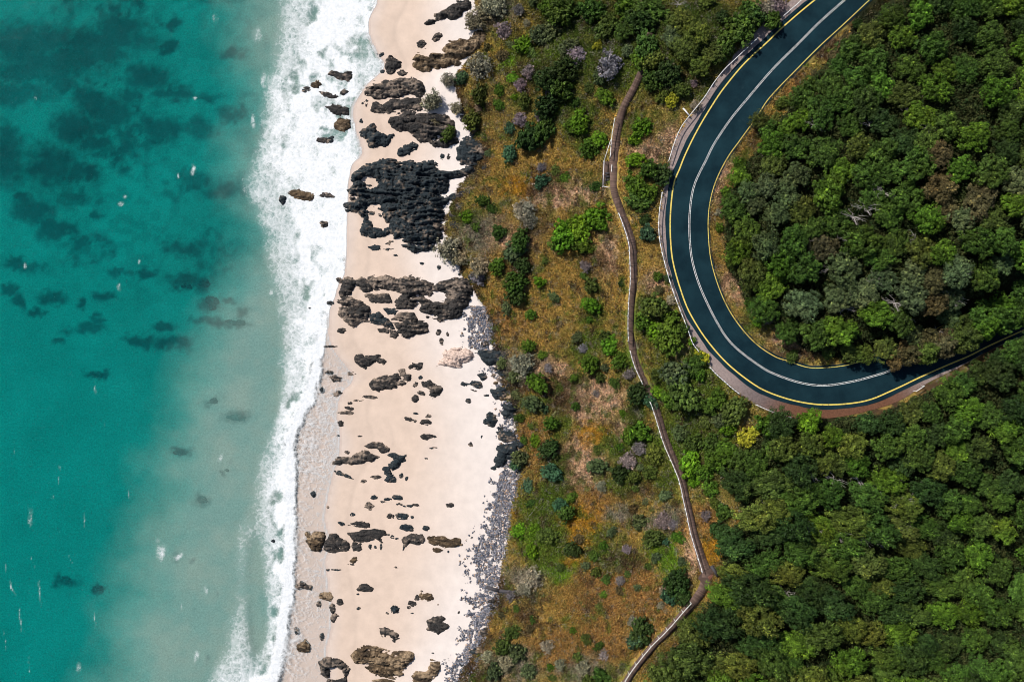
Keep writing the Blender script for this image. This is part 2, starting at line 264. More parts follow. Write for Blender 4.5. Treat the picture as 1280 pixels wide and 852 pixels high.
fl, sl, sr = [np.interp(Vv, FX, q) for q in (FL, SL+10, SR)]
fo = np.zeros(X.shape)
fo = .46*ss(-24, 20, U-fl+jl); fo = fo+(1-fo)*ss(-18, 20, U-sl+js*1.9)*.98
rt = ss(-3, 3, U-sr+js*.35); low = np.interp(Vv, [0, 330, 420, 900], [.76, .58, .33, .30])+.42*(fbm(X*.12, Y*.12, 75)-.5)
fo = fo*(1-rt)+low*rt
fo = fo-(.30*ss(.42, .68, fbm(X*.16, Y*.22, 76))+.34*ss(.45, .65, fbm(X*.6, Y*.5, 84)))*ss(.45, .9, fo)          # thinner holes in the white water
hole = np.exp(-(((U-322)/13)**2+((Vv-775)/48)**2))+.7*np.exp(-(((U-318)/12)**2+((Vv-700)/40)**2)); fo = fo-.5*np.clip(hole, 0, 1)
fo = np.maximum(fo, .98*np.exp(-((U-(sr-7))/(6+3*fbm(X*.1,Y*.1,79)))**2)*ss(300, 500, Vv))       # bright bore front
for a, c_, r1, r2 in SPOTS:
    if a < 135 and c_ > 440: r1, r2 = r1*.6, r2*1.25
    fo = np.maximum(fo, (.345 if a < 135 and c_ > 440 else .39)*(.4+1.15*fbm(X*1.1, Y*.6, 83, 3))*np.exp(-(((U-a+14*(fbm(X*.4, Y*.4, 77)-.5))/(r1*.5))**2+((Vv-c_)/r2)**2)))
far = np.minimum(1, np.maximum(0, (-(X)-98)/40)); fo = fo*(1-far)
shal = ss(242, 348, U-14*(1-ss(200, 330, Vv))+.32*(Vv-300)*ss(200, 500, Vv)+70*(fbm(X*.06, Y*.08, 78)-.5)+36*(fbm(X*.3, Y*.3, 80)-.5))
shal = shal*.97+.03*ss(120, 330, U+.2*(Vv-300))
film = ss(-3.2, -.2, e)*ss(300, 460, Vv) + ss(-.8, -.1, e)*(1-ss(300, 460, Vv))    # thin water running over sand
swz = np.clip(ss(-20, -5, U-sr+js*.35)*ss(360, 440, Vv), 0, 1); film = np.maximum(film, swz)
grd = hgt(X, Y); Z = np.maximum(.0, grd+.03)
Z = Z+.08*(fbm(X*.35, Y*.35, 81)-.5)*(1-ss(-6, 0, e))+.09*np.exp(-((U-(sr-12))/9)**2)*(1-ss(-2, 0, e))*ss(380, 480, Vv)+.05*(fbm(X*.5, Y*.5, 82)-.4)*np.clip(fo, 0, 1)*(1-ss(-4, -1, e))
Z = np.maximum(Z, grd+.03)
edge = 1-ss(-.35, .15, e); rim = np.exp(-((e+.15)/.16)**2)
keep = (e.ravel()[Fc].min(1) < .3)
v_, f_, A = compact(np.stack([X, Y, Z], -1).reshape(-1, 3), Fc, keep, fo.ravel(), shal.ravel(), film.ravel(), edge.ravel(), rim.ravel())
g = N('sea_water', .07, .15)
P_ = g.pos(); wn = g.noise(.9, 4); wv = g.n('ShaderNodeVectorMath', _operation='ADD')
nz = g.n('ShaderNodeTexNoise', Scale=.8, Detail=4., Roughness=.65); g.l(P_, nz.inputs['Vector'])
sb = g.n('ShaderNodeVectorMath', _operation='MULTIPLY_ADD'); g.l(nz.outputs['Color'], sb.inputs[0]); sb.inputs[1].default_value = (2.6, 2.6, 0); g.l(P_, sb.inputs[2])
def vor(sc_):
    v = g.n('ShaderNodeTexVoronoi', Scale=sc_, _feature='DISTANCE_TO_EDGE'); g.l(sb.outputs[0], v.inputs['Vector']); return v.outputs['Distance']
FO = g.attr('foam', 'Fac'); SH = g.attr('shal', 'Fac'); FI = g.attr('film', 'Fac'); ED = g.attr('edge', 'Fac'); RI = g.attr('rim', 'Fac')
l1 = g.mr(vor(.75), 0, .34, 1, 0); l2 = g.mr(vor(1.9), 0, .32, 1, 0)
lace = g.math('MAXIMUM', l1, g.math('MULTIPLY', l2, .85)); fn = g.noise(1.6, 6, rough=.75); fn2 = g.noise(.45, 3)
s_ = g.math('ADD', g.math('MULTIPLY', FO, 1.55), g.math('ADD', g.math('MULTIPLY', lace, .52), g.math('ADD', g.math('MULTIPLY', fn, 1.0), g.math('MULTIPLY', fn2, .35))))
FM = g.math('MAXIMUM', g.mr(s_, 1.50, 2.12), g.math('MULTIPLY', RI, .55)); glitter = g.math('MULTIPLY', g.mr(g.noise(3.4, 3, rough=.8), .655, .75), g.mr(FO, -.1, .4, .16, .5)); FM = g.math('MAXIMUM', FM, glitter); FM = g.math('MULTIPLY', FM, g.mr(ED, 0, .3))  # glitter of the open water painted as tiny white speckles in the foam mask
tex = g.mr(g.noise(2.6, 6, rough=.85), .36, .64, .5, 1.55)
deepc = g.scale(g.mix(g.mr(g.noise(.05, 3), .35, .65), (.002, .075, .082), (.003, .155, .155)), tex)
scat = g.mix(SH, deepc, g.scale(g.mix(g.mr(g.noise(.12, 4), .4, .6), (.15, .32, .29), (.25, .36, .31)), g.mr(tex, .5, 1.55, .86, 1.14)))
MK = g.math('MULTIPLY', g.mr(FO, .15, .75), g.mr(FI, 0, .6, 1, 0)); scat = g.mix(MK, scat, (.55, .63, .61)); g.base(scat); g.bump(g.noise(1.8, 5, rough=.7), .10, .2)
tr = g.n('ShaderNodeBsdfTransparent'); t2 = g.mr(g.noise(3.2, 5, rough=.85), .40, .60, .70, 1.14)
tint = g.mix(SH, (.05, .87, .85), (.69, .94, .94)); tint = g.mix(FI, g.scale(tint, t2), (.96, .95, .95)); g.l(tint, tr.inputs[0])
op = g.mix(SH, (.44, .44, .44), (.42, .42, .42)); op = g.mix(FI, op, (.05, .05, .05)); op = g.mix(MK, op, (.8, .8, .8)); opf = g.math('MULTIPLY', op, g.mr(ED, 0, .6))
m1 = g.n('ShaderNodeMixShader'); g.l(opf, m1.inputs[0]); g.l(tr.outputs[0], m1.inputs[1]); g.l(g.b.outputs[0], m1.inputs[2])
fb = g.n('ShaderNodeBsdfDiffuse'); g.l(g.mix(g.mr(g.noise(1.3, 6, rough=.85), .38, .66), (.90, .90, .90), (.66, .69, .70)), fb.inputs[0])  # foam's shading painted as white and greyer colour by noise
bp = g.n('ShaderNodeBump', Strength=.5, Distance=.25); g.l(fn, bp.inputs['Height']); g.l(bp.outputs[0], fb.inputs['Normal'])
m2 = g.n('ShaderNodeMixShader'); g.l(FM, m2.inputs[0]); g.l(m1.outputs[0], m2.inputs[1]); g.l(fb.outputs[0], m2.inputs[2])
g.l(m2.outputs[0], g.t.nodes['Material Output'].inputs['Surface'])
o = mesh_obj('sea', v_, f_, g.m, smooth=True, attrs=dict(zip(('foam', 'shal', 'film', 'edge', 'rim'), A))); o['kind'] = 'structure'
# ------------------------------------------------------------------ road
def offset(poly, off):
    t = np.gradient(poly, axis=0); t /= np.linalg.norm(t, axis=1)[:, None]; return poly+np.stack([-t[:, 1], t[:, 0]], 1)*np.asarray(off).reshape(-1, 1)
def resample(poly, st):
    L = np.r_[0, np.cumsum(np.linalg.norm(np.diff(poly, axis=0), axis=1))]; s = np.arange(0, L[-1], st)
    return np.stack([np.interp(s, L, poly[:, k]) for k in range(poly.shape[1])], 1)
def ribbon(name, A, B, za, zb, mat, parent=None, col=None, thick=0):
    n = len(A); za = np.broadcast_to(za, n); zb = np.broadcast_to(zb, n)
    V = np.vstack([np.c_[A, za], np.c_[B, zb]]); i = np.arange(n-1); Fc = np.stack([i, i+n, i+n+1, i+1], 1)
    if thick:
        V = np.vstack([V, V-[0, 0, thick]]); m = 2*n
        Fc = np.vstack([Fc, np.stack([i+m, i+1+m, i+n+1+m, i+n+m], 1), np.stack([i, i+1, i+1+m, i+m], 1), np.stack([i+n, i+n+m, i+n+1+m, i+n+1], 1), [[0, m, m+n, n], [n-1, 2*n-1, m+2*n-1, m+n-1]]])
    o = mesh_obj(name, V, Fc, mat, parent, col=col)
    # make upward faces look up
    me = o.data
    if not thick and me.polygons[0].normal.z < 0: me.flip_normals()
    return o
Cs = resample(CW, .6)
def foot(poly, P):
    a = poly[:-1]; dd = poly[1:]-a; L = (dd**2).sum(1); out = []
    for p in P:
        t = np.clip(((p-a)*dd).sum(1)/L, 0, 1); q = a+t[:, None]*dd; out.append(q[((q-p)**2).sum(1).argmin()])
    return np.array(out)
Oe = foot(OW, Cs); Ie = foot(IW, Cs)
def shift(E, dist):    # away from the centre line
    w = E-Cs; w /= np.linalg.norm(w, axis=1)[:, None]; return E+w*np.asarray(dist).reshape(-1, 1)
jag = .55+.35*fbm(np.arange(len(Cs))*.35, np.zeros(len(Cs)), 90)
road = ribbon('road', shift(Oe, jag), shift(Ie, .28+.12*vn(np.arange(len(Cs))*.5, np.zeros(len(Cs)), 91)), ZR+.12, ZR+.12, M_ASPH); road['kind'] = 'structure'
for dd in (.10, -.10):
    q = offset(Cs, dd); ribbon('centre_line', offset(Cs, dd-.045), offset(Cs, dd+.045), ZR+.126, ZR+.126, M_WHITE_L, road)
ribbon('edge_line', shift(Oe, -.10), shift(Oe, .11), ZR+.126, ZR+.126, M_YEL, road)
ribbon('edge_line', shift(Ie, -.055), shift(Ie, .06), ZR+.126, ZR+.126, M_YEL, road)
# kerb-less gravel footway between the road and the white fence
vw_px = px2w(spline([(1075,-60),(1000,-8),(962,22),(934,48),(904,86),(879,121),(858,150),(845,172),(836,201),(828,240),(823,267),(823,295),(829,325),(839,360),(851,392),(859,412),(868,430),(887,459),(904,477),(925,494),(946,507),(967,517),(990,522),(1040,522),(1090,512),(1125,500),(1160,478),(1200,458),(1240,436),(1290,416),(1350,392)]), ZR)
Vo = foot(vw_px, Cs); pxc = to_px(Cs[:, 0], Cs[:, 1], ZR)
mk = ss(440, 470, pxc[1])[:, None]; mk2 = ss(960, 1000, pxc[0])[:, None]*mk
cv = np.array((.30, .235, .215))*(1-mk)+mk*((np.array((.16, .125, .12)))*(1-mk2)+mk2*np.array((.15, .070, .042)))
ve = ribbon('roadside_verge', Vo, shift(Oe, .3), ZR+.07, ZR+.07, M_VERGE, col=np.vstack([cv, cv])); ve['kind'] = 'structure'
def box(c, sx, sy, sz, rz=0.):
    x, y, z = sx/2, sy/2, sz/2; v = np.array([(-x,-y,-z),(x,-y,-z),(x,y,-z),(-x,y,-z),(-x,-y,z),(x,-y,z),(x,y,z),(-x,y,z)])
    R_ = np.array([(math.cos(rz), -math.sin(rz), 0), (math.sin(rz), math.cos(rz), 0), (0, 0, 1)]); v = v@R_.T+np.array(c)
    return v, np.array([(0,3,2,1),(4,5,6,7),(0,1,5,4),(1,2,6,5),(2,3,7,6),(3,0,4,7)])
def join(parts):
    vs, fs, n = [], [], 0
    for v, f in parts: vs.append(v); fs.append(f+n); n += len(v)
    return np.vstack(vs), np.vstack(fs)
def beam(p, q, w, h):
    p = np.array(p, float); q = np.array(q, float); d_ = q-p; L = np.linalg.norm(d_); d_ /= L; s_ = np.cross(d_, (0, 0, 1)); n_ = np.linalg.norm(s_)
    s_ = s_/n_ if n_ > 1e-6 else np.array((1., 0, 0)); u_ = np.cross(s_, d_)
    v = [p+a*s_*w/2+b_*u_*h/2 for a, b_ in ((-1,-1),(1,-1),(1,1),(-1,1))]+[q+a*s_*w/2+b_*u_*h/2 for a, b_ in ((-1,-1),(1,-1),(1,1),(-1,1))]
    return np.array(v), np.array([(0,3,2,1),(4,5,6,7),(0,1,5,4),(1,2,6,5),(2,3,7,6),(3,0,4,7)])
def fence(name, P3, rh, lab, cat, mat, gap=2.0, w=.11, lower=0, parent=None, root=None):
    """rail at height rh along 3d ground points, with posts; every post a part"""
    P3 = np.array(P3); c0 = P3[0]
    rt_ = root or empty(name, tuple(c0))
    off = np.array(rt_.location)
    Q = P3-off; rails = [beam(Q[i]+[0, 0, rh], Q[i+1]+[0, 0, rh], w, .07) for i in range(len(Q)-1)]
    mesh_obj('handrail', *join(rails), mat, rt_)
    if lower: mesh_obj('lower_rail', *join([beam(Q[i]+[0, 0, lower], Q[i+1]+[0, 0, lower], .05, .05) for i in range(len(Q)-1)]), mat, rt_)
    L = np.r_[0, np.cumsum(np.linalg.norm(np.diff(Q[:, :2], axis=0), axis=1))]; n = max(2, int(L[-1]/gap)+1)
    first = None
    for s in np.linspace(0.05, L[-1]-.05, n):
        p = [np.interp(s, L, Q[:, k]) for k in range(3)]
        if first is None:
            v, f = box((0, 0, rh/2-.2), .07, .07, rh+.36); first = mesh_obj('post', v, f, mat, rt_); o_ = first
        else: o_ = first.copy(); COL.objects.link(o_); o_.parent = rt_
        o_.location = p
    if lab: label(rt_, lab, cat, 'white fence runs along the outer verge' if cat == 'fence' else None)
    return rt_
FEN = [([(1012,-10),(1000,2),(990,11),(980,19.5)], 'short white fence run at the top edge beside the outer verge'),
 ([(947.5,47.5),(934,60),(918,75),(905,87.5),(892,104),(880,122.5),(862.5,144),(852,158),(845,173),(840,188),(836,201)], 'white fence run on the pale upper verge, above the round dark bush'),
 ([(828,240),(824,267),(824,295),(830,325),(840,360),(852,392),(860,412),(866,429),(874,439.5)], 'longest curved white fence run, from the round dark bush to the yellow shrub'),
 ([(887.5,459),(896,468),(905,476),(915,485),(925,492.5)], 'straight white fence run just below the small yellow shrub'),
 ([(946,506),(957,511),(967.5,515),(979,519),(990,522)], 'white fence run at the brown lower verge left of the olive tree'),
 ([(1145,489),(1156,482)], 'tiny white fence piece in the shade on the right lower verge')]
for pts, lab in FEN:
    w = px2w(spline(pts, 3) if len(pts) > 2 else pts, ZR+1); z = np.maximum(hgt(w[:, 0], w[:, 1]), ZR+.0)
    fence('roadside_fence', np.c_[w, z], 1.0, lab, 'fence', M_RAIL, 2.2, .11)
a = px2w([(854,135.5),(862,145)], ZR+.5)
o = empty('boundary_marker', (a[1][0], a[1][1], ZR)); mesh_obj('rail', *beam((0, 0, .55), (a[0][0]-a[1][0], a[0][1]-a[1][1], .5), .2, .09), M_RAIL, o); mesh_obj('post', *box((0, 0, .2), .1, .1, .6), M_RAIL, o)
mesh_obj('post', *box((a[0][0]-a[1][0], a[0][1]-a[1][1], .15), .1, .1, .7), M_RAIL, o); label(o, 'short thick white rail sticking out from the verge fence towards the scrub', 'barrier')
# ------------------------------------------------------------------ boardwalk
PATH_A = [(812,42),(806,78),(795,105),(787,120),(780,133),(775,148),(772,162),(770,176),(769,192),(768,205),(768,222),(768,240),(775,260),(785,287),(790,305),(791,320),(792,350),(790,375),(789,395),(789,415),(790,432),(797,457),(810,485),(822,517),(832,550),(845,580),(853,602),(859,629.5),(867,665),(876,695),(882,714)]
PATH_B = [(885,716),(880,734),(868,751),(857,763),(847,776),(833,791),(811,813),(786,847),(765,880),(740,925)]
def path3(px, n=6, lift=.45):
    s = spline(px, n); x, y, z = ground_pt(s[:, 0], s[:, 1], lift); P = np.stack([x, y, z], 1); P = resample(P, .8)
    zz = hgt(P[:, 0], P[:, 1]); k = np.ones(9)/9; zz = np.convolve(np.pad(zz, 4, 'edge'), k, 'valid'); P[:, 2] = np.maximum(zz, hgt(P[:, 0], P[:, 1])-.1)+lift; return P
def boards(name, P, hw, mat, parent):
    Q = resample(P, .16); T = np.gradient(Q[:, :2], axis=0); T /= np.linalg.norm(T, axis=1)[:, None]
    n = len(Q); hw = np.interp(np.linspace(0, 1, n), np.linspace(0, 1, len(hw)), hw); vs, fs, lf = [], [], []
    for i in range(n):
        b_, f_ = box((Q[i, 0], Q[i, 1], Q[i, 2]+RND.uniform(-.006, .006)), .145, 2*hw[i]*RND.uniform(.985, 1.015), .05, math.atan2(T[i, 1], T[i, 0])); vs.append(b_); fs.append(f_+8*i); lf += [RND.random()]*8
    return mesh_obj(name, np.vstack(vs)-np.array(parent.location), np.vstack(fs), mat, parent, attrs={'leaf': lf})
PA = path3(PATH_A); PB = path3(PATH_B)
bw = empty('boardwalk', tuple(PA[0]-[0, 0, .45])); label(bw, 'long winding timber boardwalk with white handrail running down the scrubby slope', 'boardwalk')
va = to_px(PA[:, 0], PA[:, 1], PA[:, 2])[1]; boards('deck', PA, np.interp(va, [40, 110, 175, 190, 200, 232, 245, 300, 640, 690, 712], [.50, .55, .62, .85, .85, .62, .54, .62, .55, .62, .9]), M_DECK, bw)
boards('deck', PB, [.85, .65, .56, .56, .56], M_DECK, bw)
def edge_pts(P, off):
    T = np.gradient(P[:, :2], axis=0); T /= np.linalg.norm(T, axis=1)[:, None]; n_ = np.stack([-T[:, 1], T[:, 0]], 1); return np.c_[P[:, :2]+n_*off, P[:, 2]]
for P in (PA, PB):
    for s_ in (-.5, .5):
        E = edge_pts(P, s_)-np.array(bw.location)-[0, 0, .14]; mesh_obj('bearer', *join([beam(E[i], E[i+1], .08, .2) for i in range(len(E)-1)]), M_DKT, bw)
def rail_range(P, v0, v1, off):
    v = to_px(P[:, 0], P[:, 1], P[:, 2])[1]; return edge_pts(P, off)[(v >= v0) & (v <= v1)]
for P, v0, v1, off in ((PA, 262, 430, -.64), (PA, 432, 480, -.62), (PA, 500, 712, -.64), (PA, 150, 200, -.86), (PB, 752, 870, -.60)):
    R_ = rail_range(P, v0, v1, off)
    # the handrail stands on the seaward side
    if len(R_) > 2: fence('boardwalk_rail', R_, 1.0, None, 'rail', M_RAIL, 1.9, .10, 0, root=bw)
# triangular landing of the boardwalk at the bend
x, y, z = ground_pt([884, 898, 884, 872], [704, 721, 736, 722], .45); zl = PA[-1, 2]
tri = np.array([(x[i], y[i], zl+.004) for i in range(4)]); Vt = np.vstack([tri, tri-[0, 0, .14]])-np.array(bw.location)
mesh_obj('landing', Vt, [(3,2,1,0),(4,5,6,7),(0,1,5,4),(1,2,6,5),(2,3,7,6),(3,0,4,7)], M_DECK, bw)
B0, B1 = np.array((x[0]+.5, y[0]-.2, zl)), np.array((x[1]-.05, y[1]+.1, zl))
bn = empty('bench', tuple(((B0+B1)/2))); c0 = np.array(bn.location)
mesh_obj('seat', *beam(B0-c0+[0, 0, .45], B1-c0+[0, 0, .45], .45, .06), M_DKT, bn)
mesh_obj('backrest', *beam(B0-c0+[.28, .2, .75], B1-c0+[.28, .2, .75], .06, .4), M_DKT, bn)
for t_ in (.15, .85):
    q = (B0*(1-t_)+B1*t_)-c0; mesh_obj('leg', *box((q[0], q[1], .21), .1, .4, .42, -.7), M_DKT, bn)
label(bn, 'dark timber bench on the pointed corner landing of the boardwalk', 'bench')
x, y, z = ground_pt([890], [723], .5); o = mesh_obj('doormat_panel', *join([box((0, 0, 0.02+k*0), .16, .9, .035, -.5) if False else box((k*.19-.3, k*.11-.1, .02), .16, .9, .035, .5) for k in range(4)]), M_RUST); o.location = (x[0], y[0], zl+.03)
o.name = 'deck_grate'; label(o, 'small rust red slatted grate lying on the corner landing of the boardwalk', 'grate')
# stair beside the upper boardwalk
x, y, z = ground_pt([753, 764, 764, 753], [205, 209, 234, 234], .4); z0 = float(z.mean())+.25
st = empty('beach_stair', (float(x.mean()), float(y.mean()), z0)); label(st, 'small side platform with dark steps and white rails left of the upper boardwalk', 'stairs')
c0 = np.array(st.location); cor = [np.array((x[i], y[i], z0))-c0 for i in range(4)]
mesh_obj('platform', *beam((cor[0]+cor[1])/2+[0, .5, 0], (cor[2]+cor[3])/2, 1.4, .1), M_DECK, st)
for k in range(5):
    q = (cor[2]*.62+cor[3]*.38)+[0, .3+k*.5, .12+k*.09]; mesh_obj('step', *box(q, .8, .34, .06), M_DKT, st)
for nm, a_, b_ in (('handrail', cor[0], cor[3]), ('handrail', cor[1]+[0, .2, 0], cor[2]-[0, .8, 0]), ('handrail', cor[3], cor[2]), ('handrail', cor[0], cor[0]+[1.0, 3.2, .3])):
    mesh_obj(nm, *beam(a_+[0, 0, 1], b_+[0, 0, 1], .09, .07), M_RAIL, st)
for q in (cor[0], cor[3], cor[2], cor[1], (cor[0]+cor[3])/2, (cor[1]+cor[2])/2): mesh_obj('post', *box(q+[0, 0, .3], .09, .09, 1.4), M_RAIL, st)
# ------------------------------------------------------------------ rocks
def sdf_poly(poly, x, y):
    ins = inside(poly, x, y); pc = np.vstack([poly, poly[:1]]); D, _ = near(pc, x, y); return np.where(ins.ravel(), D, -D).reshape(x.shape)
def make_rock(name, poly_px, zc, kind, hmax=None, holes=(), seed=0, tilt=-.12, base=None):
    P = np.array(poly_px, float); cu, cv_ = P.mean(0); xx, yy, z0 = ground_pt([cu], [cv_], .2); z0 = float(z0[0]); W = px2w(P, z0+.25)
    mn, mx = W.min(0)-.5, W.max(0)+.5; size = max(mx-mn-1); th = min(mx-mn-1); st_ = np.clip(size/30, .06, .13)
    X, Y, Fc = grid(np.arange(mn[0], mx[0]+st_, st_), np.arange(mn[1], mx[1]+st_, st_))
    s = sdf_poly(W, X, Y)
    for h_ in holes: s = np.minimum(s, -sdf_poly(px2w(np.array(h_), z0+.25), X, Y))
    a = np.clip(th*.16, .05, .42); s = s+a*.45+a*3.0*(fbm(X*1.1/max(a*2.2, .25)*.5, Y*1.4/max(a*2.2, .25)*.5, seed, 5)-.5)
    ct, sn = math.cos(tilt), math.sin(tilt); xr = X*ct+Y*sn; yr = -X*sn+Y*ct; wq = 1.2*(fbm(xr*.35, yr*.35, seed+3)-.5)
    rid = 1-np.abs(2*vn(xr*.22, (yr+wq)*1.5, seed+5)-1); rid2 = 1-np.abs(2*vn(xr*.7, (yr+wq)*3.6, seed+6)-1); lump = fbm(X*.75, Y*.75, seed+7)
    hm = hmax or np.clip(th*.30, .16, 1.5)
    e_ = 1-np.exp(-np.clip(s, 0, None)/(hm*.55)); z = hm*e_*(.34+.45*lump+.42*(rid-.3)+.26*(rid2-.5))
    rough = fbm(X*2.6, Y*3.4, seed+15, 3)-.5; crack = np.abs(2*vn(xr*1.1, (yr+wq)*2.2, seed+16)-1); strat = fbm(xr*.8, (yr+wq)*5.5, seed+17, 3)-.5; z = z+np.where(s > 0, hm**.5*(.17*rough+.34*strat-.22*np.exp(-(crack/.13)**2)), 0)
    if size > 6: z = z-.22*hm*ss(.70, .9, 1-rid)-.28*hm*ss(.62, .74, fbm(xr*.3, yr*.9, seed+9))
    gz = hgt(X, Y)
    if kind != 'reef': gz = np.maximum(gz, -.02)      # rocks in the surf stand out of the water
    z = gz+np.where(s > 0, z, 0)-np.clip(-s, 0, .6)*(1.6 if kind == 'reef' or z0 > -.1 else 3.5)-.02+.0*X
    keep = s.ravel()[Fc].max(1) > -.22
    n = fbm(X*.9, Y*.9, seed+11)[..., None]; n2 = vn(xr*.9, (yr+wq)*5, seed+12)[..., None]; big = fbm(X*.22, Y*.4, seed+13)[..., None]; n = .5*n+.5*vn(X*3.2, Y*4.2, seed+14)[..., None]
    pal = {'dark': ((.009, .017, .023), (.034, .042, .046), (.24, .18, .135), .66), 'mid': ((.014, .015, .016), (.058, .050, .045), (.24, .185, .145), .62),
           'brown': ((.024, .018, .013), (.125, .082, .045), (.28, .20, .125), .56), 'reef': ((.012, .030, .030), (.03, .055, .050), (.09, .13, .11), .66), 'pink': ((.05, .045, .045), (.40, .30, .25), (.58, .44, .37), .36)}[kind]
    c = np.array(pal[0])*(1-n2)+np.array(pal[1])*n2; t_ = ss(pal[3]-.1, pal[3]+.08, n*.5+big*.5+.18*(n2-.5)); c = c*(1-t_)+np.array(pal[2])*t_
    v_, f_, (c_,) = compact(np.stack([X, Y, z], -1).reshape(-1, 3), Fc, keep, c.reshape(-1, 3))
    org = np.array([float(xx[0]), float(yy[0]), z0]); o = mesh_obj(name, v_-org, f_, M_ROCK, smooth=False, col=c_); o.location = org; return o, cu, cv_, size
def ell(cu, cv_, a, b_, rot=0, n=11, seed=0):
    r = random.Random(seed*7+int(cu*3+cv_)); out = []
    for k in range(n):
        t_ = 2*math.pi*k/n; q = r.uniform(.78, 1.15); x_, y_ = a*q*math.cos(t_), b_*q*math.sin(t_); c, s = math.cos(math.radians(rot)), math.sin(math.radians(rot)); out.append((cu+x_*c-y_*s, cv_+x_*s+y_*c))
    return out
TL = {'A': (400, 0, 4), 'B': (400, 200, 4), 'C': (400, 400, 4), 'D': (340, 600, 3.381), 'W': (0, 0, 3.043), 'X': (0, 280, 3.043), 'Y': (0, 560, 2.917)}
